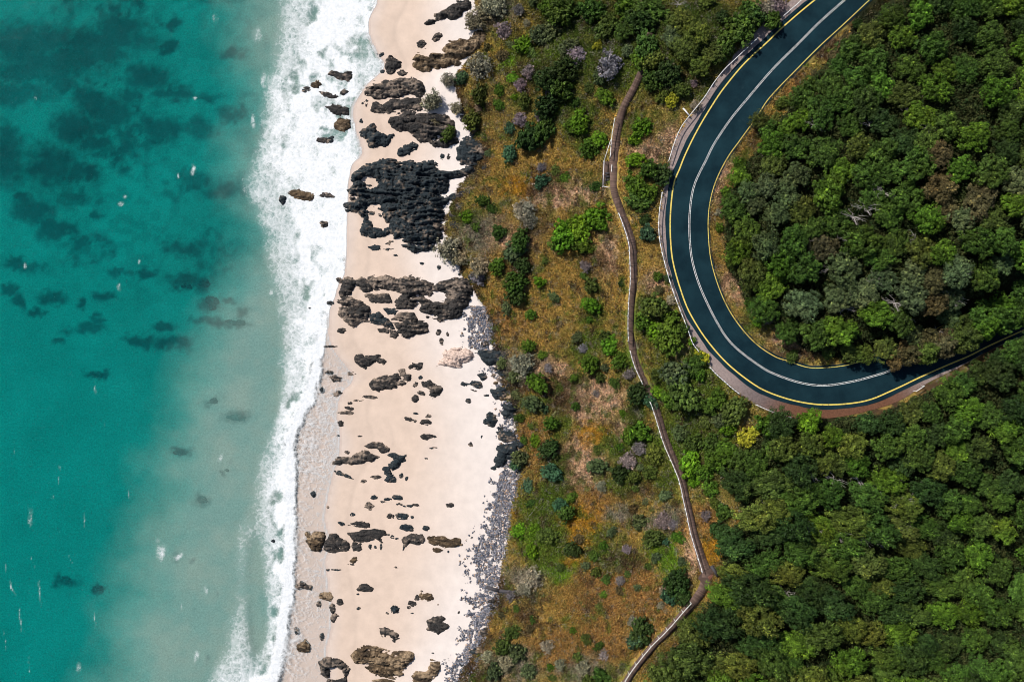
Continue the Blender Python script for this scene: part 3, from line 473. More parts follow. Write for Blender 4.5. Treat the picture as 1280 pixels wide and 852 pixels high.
RK = """A mid 530,115 545,95 575,90 570,65 610,60 640,40 690,20 735,5 755,20 750,45 715,60 700,85 655,100 640,80 600,95 560,110
A mid 485,215 510,197 537,212 520,235 490,235
A mid 560,190 590,160 612,160 612,185 595,198 570,205
A brown 460,290 480,250 520,240 515,252 490,265 520,268 540,280 560,262 600,255 640,215 700,205 740,205 780,165 820,165 830,200 780,260 720,300 690,330 640,335 600,335 560,330 545,350 520,350 490,345 465,325
A dark 275,268 318,260 322,272 300,282
A mid 328,290 355,272 365,290 400,310 405,335 380,345 365,362 335,362 328,335
A mid 385,360 405,347 435,362 430,372 395,380
A mid 35,375 60,352 100,365 155,368 162,390 140,410 110,408 70,390
A mid 0,460 40,460 60,470 100,485 60,497 20,485
A mid 95,465 125,443 143,460 120,475 100,475
A mid 30,535 60,525 100,522 142,540 140,570 100,575 50,562
A brown 65,615 100,590 150,600 150,635 120,652 75,645
A mid 0,690 20,685 60,700 40,718 0,710
A mid 212,470 222,430 270,405 310,405 330,390 400,395 470,395 510,420 525,445 520,475 480,475 450,470 415,475 400,490 350,490 300,485 260,490 225,480
A mid 250,545 265,515 310,518 350,500 385,505 410,500 440,490 500,488 510,510 505,545 460,550 420,560 390,545 350,560 290,560
A mid 335,610 345,585 385,558 440,560 510,570 560,560 620,570 660,610 680,680 690,710 640,730 590,735 540,715 505,715 480,690 450,670 430,655 395,660 370,645 350,630
A dark 197,675 225,635 262,615 285,650 320,665 335,690 350,665 375,662 380,675 355,700 330,730 290,730 275,742 245,735 230,705
A dark 385,745 400,740 420,755 425,730 450,720 455,702 470,712 497,725 485,748 450,755 445,772 400,780 386,765
A dark 685,735 720,690 760,680 800,700 820,750 815,800 760,830 700,820 680,790
B dark 160,60 200,40 250,5 300,-5 400,-2 480,10 560,10 600,40 640,45 700,50 760,30 770,60 700,80 640,100 640,170 640,230 630,280 610,330 610,400 580,450 540,460 470,460 440,430 410,420 405,400 370,390 350,350 325,300 310,255 290,240 300,225 260,230 235,250 215,280 180,265 130,245 120,215 165,205 130,170 125,145 150,115 155,85
B dark 205,345 215,320 210,285 235,265 240,300 270,325 310,345 345,345 350,365 320,382 270,382 215,365
B dark 240,432 270,423 300,430 300,447 260,450
B dark 310,445 335,438 370,442 340,455
B dark 320,420 345,405 367,405 350,425
B dark 365,475 380,468 388,478 375,482
B mid 235,590 260,575 320,580 370,578 385,590 450,580 520,600 560,620 560,645 600,610 660,595 710,580 750,600 760,650 750,700 720,740 690,790 640,800 600,800 540,780 500,745 515,715 490,710 460,735 420,735 380,740 370,710 390,690 420,670 400,655 340,655 280,640 235,635 225,605
B mid 90,660 100,640 115,600 120,590 200,590 230,605 260,620 265,650 240,655 200,650 175,640 150,670 110,680
B mid 80,770 90,740 85,700 120,680 180,690 230,715 250,735 260,770 240,805 200,810 180,835 170,850 140,825 130,815
B mid 222,680 250,670 300,675 340,672 360,695 365,720 300,715 240,700
B mid 360,795 390,760 440,755 470,760 490,800 530,800 542,830 535,855 480,870 420,880 390,870 380,830
B dark 310,740 370,740 390,755 370,775 340,770
B dark 250,775 300,762 340,795 368,840 345,835 285,812 250,805
C mid 285,45 320,38 350,48 340,65 295,62
C mid 350,50 375,50 395,80 375,90 350,80
C mid 175,190 200,170 250,170 290,172 300,190 325,205 315,218 280,205 250,225 225,248 200,235 185,205
C mid 250,320 265,300 310,290 350,270 385,265 400,290 420,295 430,275 450,275 445,295 420,320 390,330 350,345 300,358 265,350
C mid 395,250 420,245 432,265 415,280 395,270
C mid 440,235 460,212 510,212 512,240 490,250 470,240 445,242
C mid 515,315 545,308 560,322 620,335 605,365 575,370 560,382 548,375 545,350 520,330
C mid 50,285 80,270 75,285 105,290 100,305 65,305
C mid 500,580 530,567 580,582 560,590 530,597 505,592
C pink 575,235 600,200 625,150 690,142 750,145 765,180 740,210 700,240 650,240 610,225
C dark 820,515 850,465 880,475 885,520 850,528
C dark 905,465 920,420 960,410 980,440 970,480 930,490
C dark 875,700 885,640 920,620 990,615 985,680 945,700 920,735 885,725
C dark 790,275 830,265 840,290 810,305
C dark 860,350 900,330 935,340 930,390 880,390
C mid 222,630 260,615 310,615 345,640 340,655 305,665 280,645 245,640
C mid 60,720 90,690 140,690 200,665 250,658 300,680 290,695 240,700 200,715 150,718 100,722
C dark 330,675 360,662 400,675 428,675 425,700 400,710 390,730 360,740 345,725 375,705 360,690
C dark 320,745 345,740 355,760 375,775 380,795 350,812 322,805 330,780
C dark 770,160 840,140 900,150 930,190 910,220 850,225 800,190
C dark 880,560 930,555 980,560 985,600 930,612 890,600
D mid 318,190 345,182 370,173 410,182 412,198 380,202 350,195
D mid 320,228 350,222 385,210 430,210 475,215 480,228 455,240 465,260 440,250 410,262 370,262 345,258 330,245
D brown 148,228 160,240 185,230 215,228 222,250 205,275 200,298 160,300 148,270
D mid 222,262 240,230 270,228 290,250 320,272 318,290 280,295 255,302 218,290
D mid 555,290 558,240 590,232 635,232 643,255 610,268 585,265 570,275
D brown 655,240 690,235 740,248 795,253 800,272 785,283 740,283 700,275 665,262
D mid 98,450 125,430 145,440 170,448 165,465 140,455 110,460
D mid 358,462 370,445 400,438 428,460 425,472 380,470
D dark 497,548 520,530 538,540 535,560 510,562
D mid 653,600 680,580 710,583 743,610 740,630 700,650 660,635
D mid 455,630 475,618 500,632 520,632 546,660 515,682 490,660 465,668 455,655
D brown 338,745 350,720 385,697 420,705 470,710 530,720 570,715 600,730 600,750 575,780 550,825 500,838 440,825 400,805 385,780 350,765
D mid 200,780 230,755 280,760 320,790 320,852 290,870 240,850 300,835 300,800 270,780 240,800 235,830 205,820
D brown 100,710 115,690 140,675 158,700 150,720 110,722
D brown 590,830 610,812 650,815 660,790 670,762 705,770 708,800 690,830 650,860 600,860"""
HOLES = {19: [[(b_/4+400, c_/4+200) for b_, c_ in q] for q in ([(215,90),(260,85),(300,110),(290,140),(255,140),(235,115)], [(240,215),(300,215),(300,240),(245,232)])], 25: [[(b_/4+400, c_/4+200) for b_, c_ in [(540,690),(580,655),(620,655),(640,690),(620,710),(560,715)]]]}
EL = """B 510 517 14 6 0 dark|B 595 537 10 13 0 dark|B 277 399 10 4 0 dark|C 107 52 20 12 0 mid|C 592 60 11 16 20 mid|C 638 70 7 13 0 mid|C 607 108 10 14 0 mid|C 475 322 13 9 -30 mid|C 502 285 10 10 0 dark|C 505 365 22 8 20 mid|C 473 393 16 15 0 mid|C 158 268 25 8 0 mid|C 90 367 30 9 -10 mid|C 250 385 36 7 5 mid|C 190 402 26 5 0 mid|C 145 440 22 8 10 mid|C 130 462 40 9 0 mid|C 150 415 12 7 0 mid|C 103 517 15 13 0 mid|C 445 495 22 8 10 mid|C 475 507 10 7 0 mid|C 525 510 27 14 0 mid|C 542 482 14 9 0 mid|C 568 640 20 6 0 dark|C 752 622 9 13 0 mid|C 722 320 20 8 0 dark|C 782 320 30 15 5 dark|C 742 403 15 10 0 dark|C 770 352 16 5 20 mid|C 870 740 16 8 0 dark|C 830 377 14 6 0 dark|C 408 778 12 10 0 dark|C 432 793 8 10 0 dark|C 275 785 26 9 0 mid|C 215 806 12 7 0 mid|C 95 765 24 9 22 dark|C 143 785 24 8 20 dark|C 133 662 12 7 0 mid|C 905 545 15 12 0 dark|C 808 582 5 9 0 dark|C 530 692 7 4 0 dark|C 480 467 12 4 0 dark|C 60 132 22 5 0 mid|C 8 350 8 10 0 dark|C 90 580 7 5 0 dark|C 200 580 12 4 0 mid|C 45 262 18 7 0 mid
D 500 3 25 8 0 dark|D 430 72 13 8 0 dark|D 530 74 24 9 0 dark|D 412 110 17 12 0 mid|D 538 102 14 6 10 dark|D 605 105 16 6 0 mid|D 575 110 20 5 0 dark|D 490 82 16 5 0 dark|D 468 92 12 4 0 dark|D 338 146 12 7 0 dark|D 500 154 16 9 0 mid|D 550 155 25 12 10 dark|D 592 156 7 5 0 dark|D 752 106 15 8 0 mid|D 295 185 15 7 10 dark|D 570 203 27 14 5 dark|D 650 205 15 10 20 dark|D 358 282 20 16 0 mid|D 460 280 5 14 0 dark|D 415 280 7 9 0 dark|D 435 284 5 6 0 dark|D 508 241 6 9 -30 dark|D 527 248 8 5 0 dark|D 490 232 7 5 0 dark|D 557 285 5 12 15 dark|D 697 296 22 8 5 brown|D 745 303 5 5 0 dark|D 345 338 17 10 0 brown|D 333 357 15 4 0 mid|D 236 378 8 6 0 dark|D 268 380 22 3 0 dark|D 228 493 26 15 -20 brown|D 198 523 9 9 0 mid|D 284 518 16 11 0 mid|D 255 545 13 18 0 mid|D 262 583 14 20 20 mid|D 657 492 20 16 0 brown|D 633 492 10 14 0 brown|D 612 497 9 11 0 mid|D 592 522 14 10 0 mid|D 578 538 8 5 0 mid|D 487 563 6 5 0 dark|D 365 543 7 6 0 dark|D 362 482 6 4 0 dark|D 104 637 8 10 0 dark|D 210 662 9 14 0 dark|D 470 850 50 9 0 brown|D 173 60 8 10 0 dark|D 10 253 9 6 0 dark|D 235 115 6 5 0 dark|D 680 730 6 4 0 dark|D 592 563 7 3 0 dark|D 700 526 5 4 0 mid|D 790 560 6 5 0 mid|D 525 370 9 4 0 mid|D 845 245 6 5 0 dark|D 385 4 12 6 0 mid|D 630 470 7 4 0 mid
A 205 605 8 10 0 dark|A 215 515 9 9 0 dark|A 232 500 8 6 0 dark|A 232 522 6 8 0 mid|A 310 355 10 8 0 dark|A 610 780 10 12 0 dark|A 642 782 8 12 0 mid|A 695 5 14 6 0 dark|A 60 688 9 7 0 dark
B 35 178 35 9 5 mid|B 20 320 22 14 0 mid|B 98 600 20 11 20 mid|B 55 714 14 6 0 mid|B 258 265 16 10 0 dark|B 300 275 10 8 0 dark
W 1150 745 46 17 10 brown|W 1243 743 22 8 0 mid|W 1205 325 17 13 0 brown|W 1172 342 14 9 0 mid|W 1258 534 10 9 0 dark|W 1080 765 14 14 20 dark|W 1160 350 10 6 0 dark|W 1225 535 16 9 0 mid|X 1178 318 6 5 0 dark|X 1245 466 24 4 0 mid|X 1256 300 14 7 0 dark"""
def rock_zone(u, v):
    if v < 92: r = 'the cove at the top of the beach'
    elif v < 198: r = 'the upper beach'
    elif v < 285 and u > 430: r = 'the largest outcrop'
    elif v < 342: r = 'the sand below the largest outcrop'
    elif v < 425: r = 'the second outcrop'
    elif v < 500: r = 'the sand below the second outcrop'
    elif v < 595: r = 'the middle of the beach'
    elif v < 655: r = 'the beach above the long rock row'
    elif v < 700: r = 'the long low row of rocks'
    elif v < 765: r = 'the beach above the round boulders'
    else: r = 'the bottom end of the beach'
    xe = np.interp(v, EDGE[:, 0], EDGE[:, 1])
    if u < xe-6: r = 'foam by '+r.replace('the sand below the largest outcrop', 'the gap between outcrops').replace('the beach above the long rock row', 'the lower middle beach').replace('the beach above the round boulders', 'the lower beach')
    elif u > 585 and v > 380: r = 'slope foot by '+r.replace('the sand below the second outcrop', 'the upper pebbles')
    return r
KD = {'dark': 'blue-black', 'mid': 'mottled grey', 'brown': 'brown', 'pink': 'flat pale pink'}
def size_word(s): return 'large' if s > 5 else 'mid-sized' if s > 2 else 'small'
i_r = 0
for ln in RK.split('\n'):
    a = ln.split(); ox, oy, sc_ = TL[a[0]]; P = [(float(q.split(',')[0])/sc_+ox, float(q.split(',')[1])/sc_+oy) for q in a[2:]]
    hm = {19: 2.1, 25: 1.5, 61: 1.6, 43: 1.4, 13: 1.3, 16: 1.3}.get(i_r)
    o, cu, cv_, s_ = make_rock('rock_outcrop' if len(P) > 30 else 'rock', P, 0, a[1], hm, HOLES.get(i_r, ()), seed=100+i_r)
    if i_r == 19: label(o, 'largest blue-black layered rock outcrop reaching from the slope to the foam', 'rock outcrop')
    elif i_r == 25: label(o, 'second largest dark rock outcrop, ringing a pale sand pocket', 'rock outcrop')
    else: reg(o, 'rock', f'{size_word(s_)} {KD[a[1]]} rock', rock_zone(cu, cv_), cu, cv_, 'rocks on the beach')
    i_r += 1
for ln in EL.replace('\n', '|').split('|'):
    a = ln.split(); ox, oy, sc_ = TL[a[0]]; u, v = float(a[1])/sc_+ox, float(a[2])/sc_+oy; r1, r2 = float(a[3])/sc_, float(a[4])/sc_
    o, cu, cv_, s_ = make_rock('rock', ell(u, v, max(r1, 1.1)*1.12, max(r2, 1.1)*1.2, float(a[5]), seed=i_r), 0, a[6], None, seed=200+i_r)
    reg(o, 'rock', f'{size_word(s_)} {KD[a[6]]} rock', rock_zone(cu, cv_), cu, cv_, 'rocks on the beach'); i_r += 1
for k in range(74):        # broken rubble along the foot of the slope
    v = RND.choice([RND.uniform(92, 375), RND.uniform(92, 375), RND.uniform(425, 600), RND.uniform(735, 850)]); u = float(np.interp(v, TOE[:, 0], TOE[:, 1]))+RND.uniform(-11, 7)+(4 if v < 380 else -1); a_ = RND.uniform(2.2, 6.5); kk = RND.choice(['dark', 'dark', 'mid', 'brown'])
    o, cu, cv_, s_ = make_rock('rock', ell(u, v, a_*1.3, a_*.8, RND.uniform(-40, 40), seed=900+k), 0, kk, RND.uniform(.3, .8), seed=900+k); reg(o, 'rock', f'{KD[kk]} rubble rock', 'slope foot by '+('the upper beach' if v < 198 else 'the largest outcrop' if v < 342 else 'the second outcrop' if v < 425 else 'the upper pebbles' if v < 500 else 'the middle beach' if v < 600 else 'the fallen log' if v < 765 else 'the bottom edge'), cu, cv_, 'rocks on the beach')
# submerged rocks on the sea bed
SUB = [(265,378,11,9,'round dark reef rock under shallow water, inside a ring of reef patches'),(293,403,17,4,'long thin dark reef rock under shallow water, below the ring of patches'),(255,354,10,5,'dark reef rock under shallow water above the ring of patches'),(231,357,11,4,'smaller dark reef rock just left of the rock above the ring'),
 (266,501,8,4,'small reef rock under the pale shallows with a thin tail'),(296,522,17,5,'flat dark reef rock in pale shallows close to the surf'),(122,468,13,4,'lone oval dark reef rock under the open teal water'),(82,724,9,4,'dark drop-shaped reef rock deep in the teal water near the bottom left'),(124,735,6,3,'faint small reef rock right of the drop-shaped one'),(252,625,9,5,'dark reef rock under the pale lower shallows'),(224,566,11,4,'faint oval reef rock under grey-green shallows'),(283,588,4,2,'tiny reef rock near the surf above the pale lower shallows'),(178,343,0,0,'')]
for k, (u, v, r1, r2, lab) in enumerate(SUB):
    if not r1: continue
    o, cu, cv_, s_ = make_rock('reef_rock', ell(u, v, r1*.8, r2*.9, 6, seed=k), 0, 'reef', .5, seed=400+k); label(o, lab, 'reef rock', 'submerged reef rocks')
# driftwood / dark log over the pebbles
x, y, z = ground_pt([608, 624, 640, 655], [733, 738, 739, 737], .2); pts = np.stack([x, y, z+.25], 1); c0 = pts[0].copy()
o = mesh_obj('fallen_log', *join([beam(pts[i]-c0, pts[i+1]-c0+(pts[i+1]-pts[i])*.02, .5-.08*i, .4-.05*i) for i in range(3)]+[beam(pts[1]-c0, pts[1]-c0+np.array((1.6, -.9, .15)), .16, .16)]), M_DKT)
o.location = c0; label(o, 'dark fallen log across the pebbles and the slope foot near the bottom', 'log')
# ------------------------------------------------------------------ pebbles
PL = np.array([(380,584),(400,583),(420,586),(437,590),(455,606),(500,622),(540,628),(585,625),(600,619),(650,609),(690,589),(725,592),(765,586),(810,577),(830,562),(860,556)], float)
PRt = np.array([(380,604),(400,615),(437,621),(460,634),(500,640),(540,650),(585,653),(600,650),(650,640),(690,636),(740,630),(790,610),(820,602),(860,590)], float)
n = 30000; v = NR.uniform(383, 858, n); l = np.interp(v, PL[:, 0], PL[:, 1]); r = np.interp(v, PRt[:, 0], PRt[:, 1]); q = NR.rand(n)
u = l+(r-l)*np.where(NR.rand(n) < .88, q, -.35*NR.rand(n)**1.5); u += 5*(fbm(u*.1, v*.1, 7)-.5)*2
ok = (fbm(u*.2, v*.2, 12) > .36+.25*(u < l+4)) & ~((v > 437) & (v < 590) & (NR.rand(n) < .72)); u, v = u[ok], v[ok]; x, y, z = ground_pt(u, v); n = len(u)
ico = np.array([(0,0,1),(1,0,.1),(.3,.95,0),(-.8,.6,.1),(-.8,-.6,0),(.3,-.95,.1),(0,0,-.8)]); itr = np.array([(0,1,2),(0,2,3),(0,3,4),(0,4,5),(0,5,1),(6,2,1),(6,3,2),(6,4,3),(6,5,4),(6,1,5)])
s_ = (.055+.19*NR.rand(n)**3)[:, None, None]; a_ = NR.rand(n)*6.28; V = ico[None]*s_*(1+.5*(NR.rand(n, 7, 1)-.5))*np.array((1.25, .85, .7))
V = np.stack([V[..., 0]*np.cos(a_)[:, None]-V[..., 1]*np.sin(a_)[:, None], V[..., 0]*np.sin(a_)[:, None]+V[..., 1]*np.cos(a_)[:, None], V[..., 2]], -1)+np.stack([x, y, z+.04], 1)[:, None]
tone = NR.rand(n, 1)**1.3; c = (np.array((.05, .06, .085))*(1-tone)+np.array((.34, .33, .36))*tone); wm = NR.rand(n, 1) < .14; c = np.where(wm, np.array((.42, .30, .22))*(.4+tone), c)
o = mesh_obj('pebbles', V.reshape(-1, 3), (itr[None]+7*np.arange(n)[:, None, None]).reshape(-1, 3), M_PEB, col=np.repeat(c, 7, 0)); o['kind'] = 'stuff'; label(o, 'band of blue-grey pebbles between the sand and the slope foot', 'pebbles')
# ------------------------------------------------------------------ grass and low scrub (stuff)
_k = (_gx > 0).ravel(); DG = {}
for nm_, pl_ in (('a', PA[:, :2]), ('b', PB[:, :2]), ('c', CW[::2]), ('o', OW[::2]), ('i', IW[::2]), ('v', vw_px[::2])):
    q_ = np.full(_gx.size, 99.); q_[_k] = near(pl_, _gx.ravel()[_k], _gy.ravel()[_k])[0]; DG[nm_] = q_.reshape(_gx.shape)
_rp = np.vstack([Vo, shift(Ie, .3)[::-1]])[::2]; WAY = np.zeros(_gx.size); WAY[_k] = inside(_rp, _gx.ravel()[_k], _gy.ravel()[_k]); WAY = WAY.reshape(_gx.shape)
def free_of_ways(x, y, m_path=.95):
    D1, D2 = [look(DG[k_], x, y) for k_ in 'ab']; road_ = look(WAY, x, y) > .35; return (D1 > m_path) & (D2 > m_path) & ~road_
def free_old(x, y, m_path=.95):
    D1, _ = near(PA[:, :2], x, y); D2, _ = near(PB[:, :2], x, y); Dc, _ = near(CW[::2], x, y); Do, _ = near(OW[::2], x, y); Di, _ = near(IW[::2], x, y); Dv, _ = near(vw_px[::2], x, y)
    road_ = (Dc < 3.6) | ((Do < Di) & (Dv+Do < 3.9) & (Dc < 7.5)); return (D1 > m_path) & (D2 > m_path) & ~road_
def scatter(n, u0, u1, v0, v1): return NR.uniform(u0, u1, n), NR.uniform(v0, v1, n)
u, v = scatter(285000, 545, 960, -90, 940)
ev, eu = scatter(26000, -10, 470, 0, 1)      # verge of the inner bend
toe = np.interp(v, TOE[:, 0], TOE[:, 1]); ok = (u > toe-3+8*(fbm(u*.15, v*.15, 66)-.5)) & ~(inside(FORO, u, v) & (NR.rand(len(u)) < .8)); u, v = u[ok], v[ok]
iu = NR.uniform(880, 1110, 42000); iv = NR.uniform(-10, 470, 42000); w = px2w(np.c_[iu, iv], ZR); D, _ = near(IW[::2], w[:, 0], w[:, 1]); Dc, _ = near(CW[::2], w[:, 0], w[:, 1]); k = (D < 5.5) & (Dc > 3.5); u = np.r_[u, iu[k]]; v = np.r_[v, iv[k]]
c = zone_col(u, v); lum = c.sum(1); bare = np.where((c[:, 0] > .36) & (c[:, 2] > .10), .35, 1)*np.where(lum < .15, .55, 1); k = NR.rand(len(u)) < bare; u, v, c = u[k], v[k], c[k]
x, y, z = ground_pt(u, v); k = free_of_ways(x, y, .8); x, y, z, c, u, v = x[k], y[k], z[k], c[k], u[k], v[k]; n = len(x); B = 4
a_ = NR.rand(n, B)*6.28; ln = (.22+.38*NR.rand(n, B)); hh = .14+.3*NR.rand(n, B); wd_ = .045+.07*NR.rand(n, B)
base = np.stack([x, y, z-.02], 1)[:, None]; dx, dy = np.cos(a_), np.sin(a_)
p0 = base+np.stack([-dy*wd_, dx*wd_, 0*dx], -1); p1 = base+np.stack([dy*wd_, -dx*wd_, 0*dx], -1); p2 = base+np.stack([dx*ln, dy*ln, hh], -1)
cl = c[:, None]*(.30+1.5*NR.rand(n, B, 1)**1.3)*np.array((1.12, 1.08, 1.0)); cl = cl*(1+.5*(NR.rand(n, 1, 3)-.5)*np.array((.6, .4, .3)))
cl = np.where(NR.rand(n, B, 1) < .05, cl*.5+np.array((.34, .28, .18))*.5, cl)
o = mesh_obj('grass', np.stack([p0, p1, p2], 2).reshape(-1, 3), np.arange(n*B*3).reshape(-1, 3), M_GRASS, col=np.repeat(cl.reshape(-1, 3), 3, 0)); o['kind'] = 'stuff'; label(o, 'golden and green coastal grass covering the slope between beach and road', 'grass')
def leaf_quads(C, Nn, size, rng, flat=.5):
    """diamond leaves at C facing roughly Nn"""
    n = len(C); Nn = Nn+rng.normal(0, flat, (n, 3)); Nn /= np.linalg.norm(Nn, axis=1)[:, None]+1e-9
    t = np.cross(Nn, rng.normal(0, 1, (n, 3))); t /= np.linalg.norm(t, axis=1)[:, None]+1e-9; b_ = np.cross(Nn, t); s = (size*(.6+.8*rng.rand(n)))[:, None]
    return np.stack([C-t*s, C+b_*s*.55, C+t*s, C-b_*s*.55], 1)
u, v = scatter(56000, 545, 1010, -90, 940); toe = np.interp(v, TOE[:, 0], TOE[:, 1]); ok = (u > toe+1) & ~inside(FORO, u, v); u, v = u[ok], v[ok]
c = zone_col(u, v); greeny = (c[:, 1] > c[:, 0]*.95); k = NR.rand(len(u)) < np.where(greeny, .98, .55); u, v, c = u[k], v[k], c[k]; x, y, z = ground_pt(u, v); k = free_of_ways(x, y, 1.3); x, y, z, c = x[k], y[k], z[k], c[k]
n = len(x); L = 20; dr = NR.normal(0, 1, (n, L, 3)); dr[..., 2] = abs(dr[..., 2]); dr /= np.linalg.norm(dr, axis=2)[..., None]; rr = (.14+.55*NR.rand(n)**1.4)[:, None, None]
Cc = np.stack([x, y, z], 1)[:, None]+dr*rr*np.array((1, 1, .8)); Q = leaf_quads(Cc.reshape(-1, 3), dr.reshape(-1, 3), .10, NR)
gm = NR.rand(n, 1, 1)**.8*.85*(fbm(x*.25, y*.25, 68) > .47)[:, None, None]; cl = (c[:, None]*(1-gm)+np.array((.06, .075, .018))*gm)*(.4+1.1*NR.rand(n, 1, 1))*(.5+1.0*NR.rand(n, L, 1)); cl = np.where(NR.rand(n, 1, 1) < .14, cl*.3+np.array((.2, .18, .15))*.8, cl)
o = mesh_obj('undergrowth', Q.reshape(-1, 3), np.arange(n*L*4).reshape(-1, 4), M_GRASS, col=np.repeat(cl.reshape(-1, 3), 4, 0)); o['kind'] = 'stuff'; label(o, 'low tangled green undergrowth spread among the grass on the slope', 'undergrowth')
u, v = scatter(62000, 780, 1430, -150, 1000); ok = inside(FORI, u, v) | inside(FORO, u, v); u, v = u[ok], v[ok]; x, y, z = ground_pt(u, v); Dc_ = look(DG['c'], x, y); k = free_of_ways(x, y, 1.4) & (Dc_ > 5.5); x, y, z, u, v = x[k], y[k], z[k], u[k], v[k]
n = len(x); L = 22; dr = NR.normal(0, 1, (n, L, 3)); dr[..., 2] = abs(dr[..., 2]); dr /= np.linalg.norm(dr, axis=2)[..., None]; rr = (.35+.55*NR.rand(n))[:, None, None]; up_ = 1.6*NR.rand(n)*(NR.rand(n) < .8)+np.where((u > 1300) | (v > 872) | (v < -22), 3.2*NR.rand(n), 0)
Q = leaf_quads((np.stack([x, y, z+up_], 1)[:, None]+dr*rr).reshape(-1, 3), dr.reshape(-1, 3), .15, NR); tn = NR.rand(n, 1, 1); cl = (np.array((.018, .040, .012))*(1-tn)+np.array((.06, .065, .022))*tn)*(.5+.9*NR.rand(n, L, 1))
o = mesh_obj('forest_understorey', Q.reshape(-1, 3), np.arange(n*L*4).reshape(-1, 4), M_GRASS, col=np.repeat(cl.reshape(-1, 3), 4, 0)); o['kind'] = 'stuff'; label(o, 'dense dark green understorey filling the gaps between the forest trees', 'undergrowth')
# ------------------------------------------------------------------ plants
def branch_mesh(segs):
    vs, fs, n = [], [], 0
    for p, q, r0, r1 in segs:
        p, q = np.array(p, float), np.array(q, float); d_ = q-p; d_ /= np.linalg.norm(d_)+1e-9; s1 = np.cross(d_, (.3, .9, .1)); s1 /= np.linalg.norm(s1)+1e-9; s2 = np.cross(d_, s1)
        for c_, r_ in ((p, r0), (q, r1)):
            for k in range(5): t_ = k*2*math.pi/5; vs.append(c_+r_*(math.cos(t_)*s1+math.sin(t_)*s2))
        for k in range(5): fs.append((n+k, n+(k+1) % 5, n+5+(k+1) % 5, n+5+k))
        n += 10
    return np.array(vs), np.array(fs)
def limbs(rng, h0, R0, nb, r0, up=.5):
    segs = [((0, 0, -.25), (.03, .02, h0), r0, r0*.7)]
    for k in range(nb):
        t_ = k*6.28/nb+rng.uniform(-.4, .4); L_ = R0*rng.uniform(.55, .95); m = np.array((math.cos(t_)*L_*.5, math.sin(t_)*L_*.5, h0+up*L_*.6)); e_ = np.array((math.cos(t_+.2)*L_, math.sin(t_+.2)*L_, h0+up*L_))
        segs += [((.03, .02, h0*.85), m, r0*.55, r0*.35), (m, e_, r0*.35, r0*.12)]
        for j in range(2): segs.append((m, m+np.array((rng.uniform(-.4, .4), rng.uniform(-.4, .4), rng.uniform(.1, .4)))*R0*.6, r0*.25, r0*.07))
    return segs
def crown(seed, lobes=13, puffs=15, leaves=26, ls=.055, flatz=.75, zc=1.0, lobe_r=.36, spread=.74, jit=.5):
    """bumpy crown of unit radius built of leaf clumps: lobes > puffs > leaves"""
    r = np.random.RandomState(seed); Cs_, Ns = [], []
    for k in range(lobes):
        ph = k*2.39996+r.uniform(-.3, .3); q = math.sqrt((k+.5)/lobes)*spread; lz = math.sqrt(max(0, 1-(q/.98)**2))*flatz*r.uniform(.72, 1.05); lr = lobe_r*r.uniform(.75, 1.2)
        lc = np.array((q*math.cos(ph), q*math.sin(ph), lz*.72))
        d_ = r.normal(0, 1, (puffs, 3)); d_[:, 2] = np.abs(d_[:, 2])*.9-.15; d_ /= np.linalg.norm(d_, axis=1)[:, None]; pc = lc+d_*lr*r.uniform(.75, 1.08, (puffs, 1)); pr = lr*.36*r.uniform(.7, 1.3, puffs)
        e_ = r.normal(0, 1, (puffs, leaves, 3)); e_[..., 2] += .5; e_ /= np.linalg.norm(e_, axis=2)[..., None]; C = pc[:, None]+e_*pr[:, None, None]*r.uniform(.7, 1.05, (puffs, leaves, 1))
        Cs_.append(C.reshape(-1, 3)); Ns.append((e_+.25*d_[:, None]).reshape(-1, 3))
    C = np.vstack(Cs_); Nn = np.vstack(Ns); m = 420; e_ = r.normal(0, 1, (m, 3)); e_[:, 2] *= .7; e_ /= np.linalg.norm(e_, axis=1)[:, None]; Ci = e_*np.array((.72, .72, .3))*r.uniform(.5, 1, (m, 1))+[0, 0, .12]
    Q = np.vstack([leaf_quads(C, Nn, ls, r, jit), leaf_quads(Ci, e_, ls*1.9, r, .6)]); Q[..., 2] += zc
    npuff = len(C)//leaves; pv = np.repeat(r.rand(npuff), leaves); lv = np.clip(.62*pv+.38*r.rand(len(C)), 0, 1); lv = np.r_[lv, .3*r.rand(m)]  # inner leaves darker: shade of the crown's core put into the colour
    return Q.reshape(-1, 3), np.arange(len(Q)*4).reshape(-1, 4), np.repeat(lv, 4)
def proto_mesh(name, V, Fq, mat, lv=None):
    o = mesh_obj(name, V, Fq, mat, attrs={'leaf': lv} if lv is not None else None); me = o.data; bpy.data.objects.remove(o); return me
rr_ = random.Random(5)
TREES = []
for k in range(7):
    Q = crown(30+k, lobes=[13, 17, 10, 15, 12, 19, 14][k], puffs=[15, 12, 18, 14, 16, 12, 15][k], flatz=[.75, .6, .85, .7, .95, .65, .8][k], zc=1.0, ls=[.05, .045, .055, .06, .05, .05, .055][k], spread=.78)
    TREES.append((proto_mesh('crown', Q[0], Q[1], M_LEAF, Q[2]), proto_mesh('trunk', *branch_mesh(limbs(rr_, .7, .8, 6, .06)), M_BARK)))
SHRUB = []
for k in range(4):
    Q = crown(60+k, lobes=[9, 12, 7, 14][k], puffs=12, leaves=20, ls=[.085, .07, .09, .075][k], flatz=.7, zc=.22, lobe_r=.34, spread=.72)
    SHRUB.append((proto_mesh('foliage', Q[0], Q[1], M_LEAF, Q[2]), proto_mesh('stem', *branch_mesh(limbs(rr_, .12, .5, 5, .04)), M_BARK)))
TWIG = []
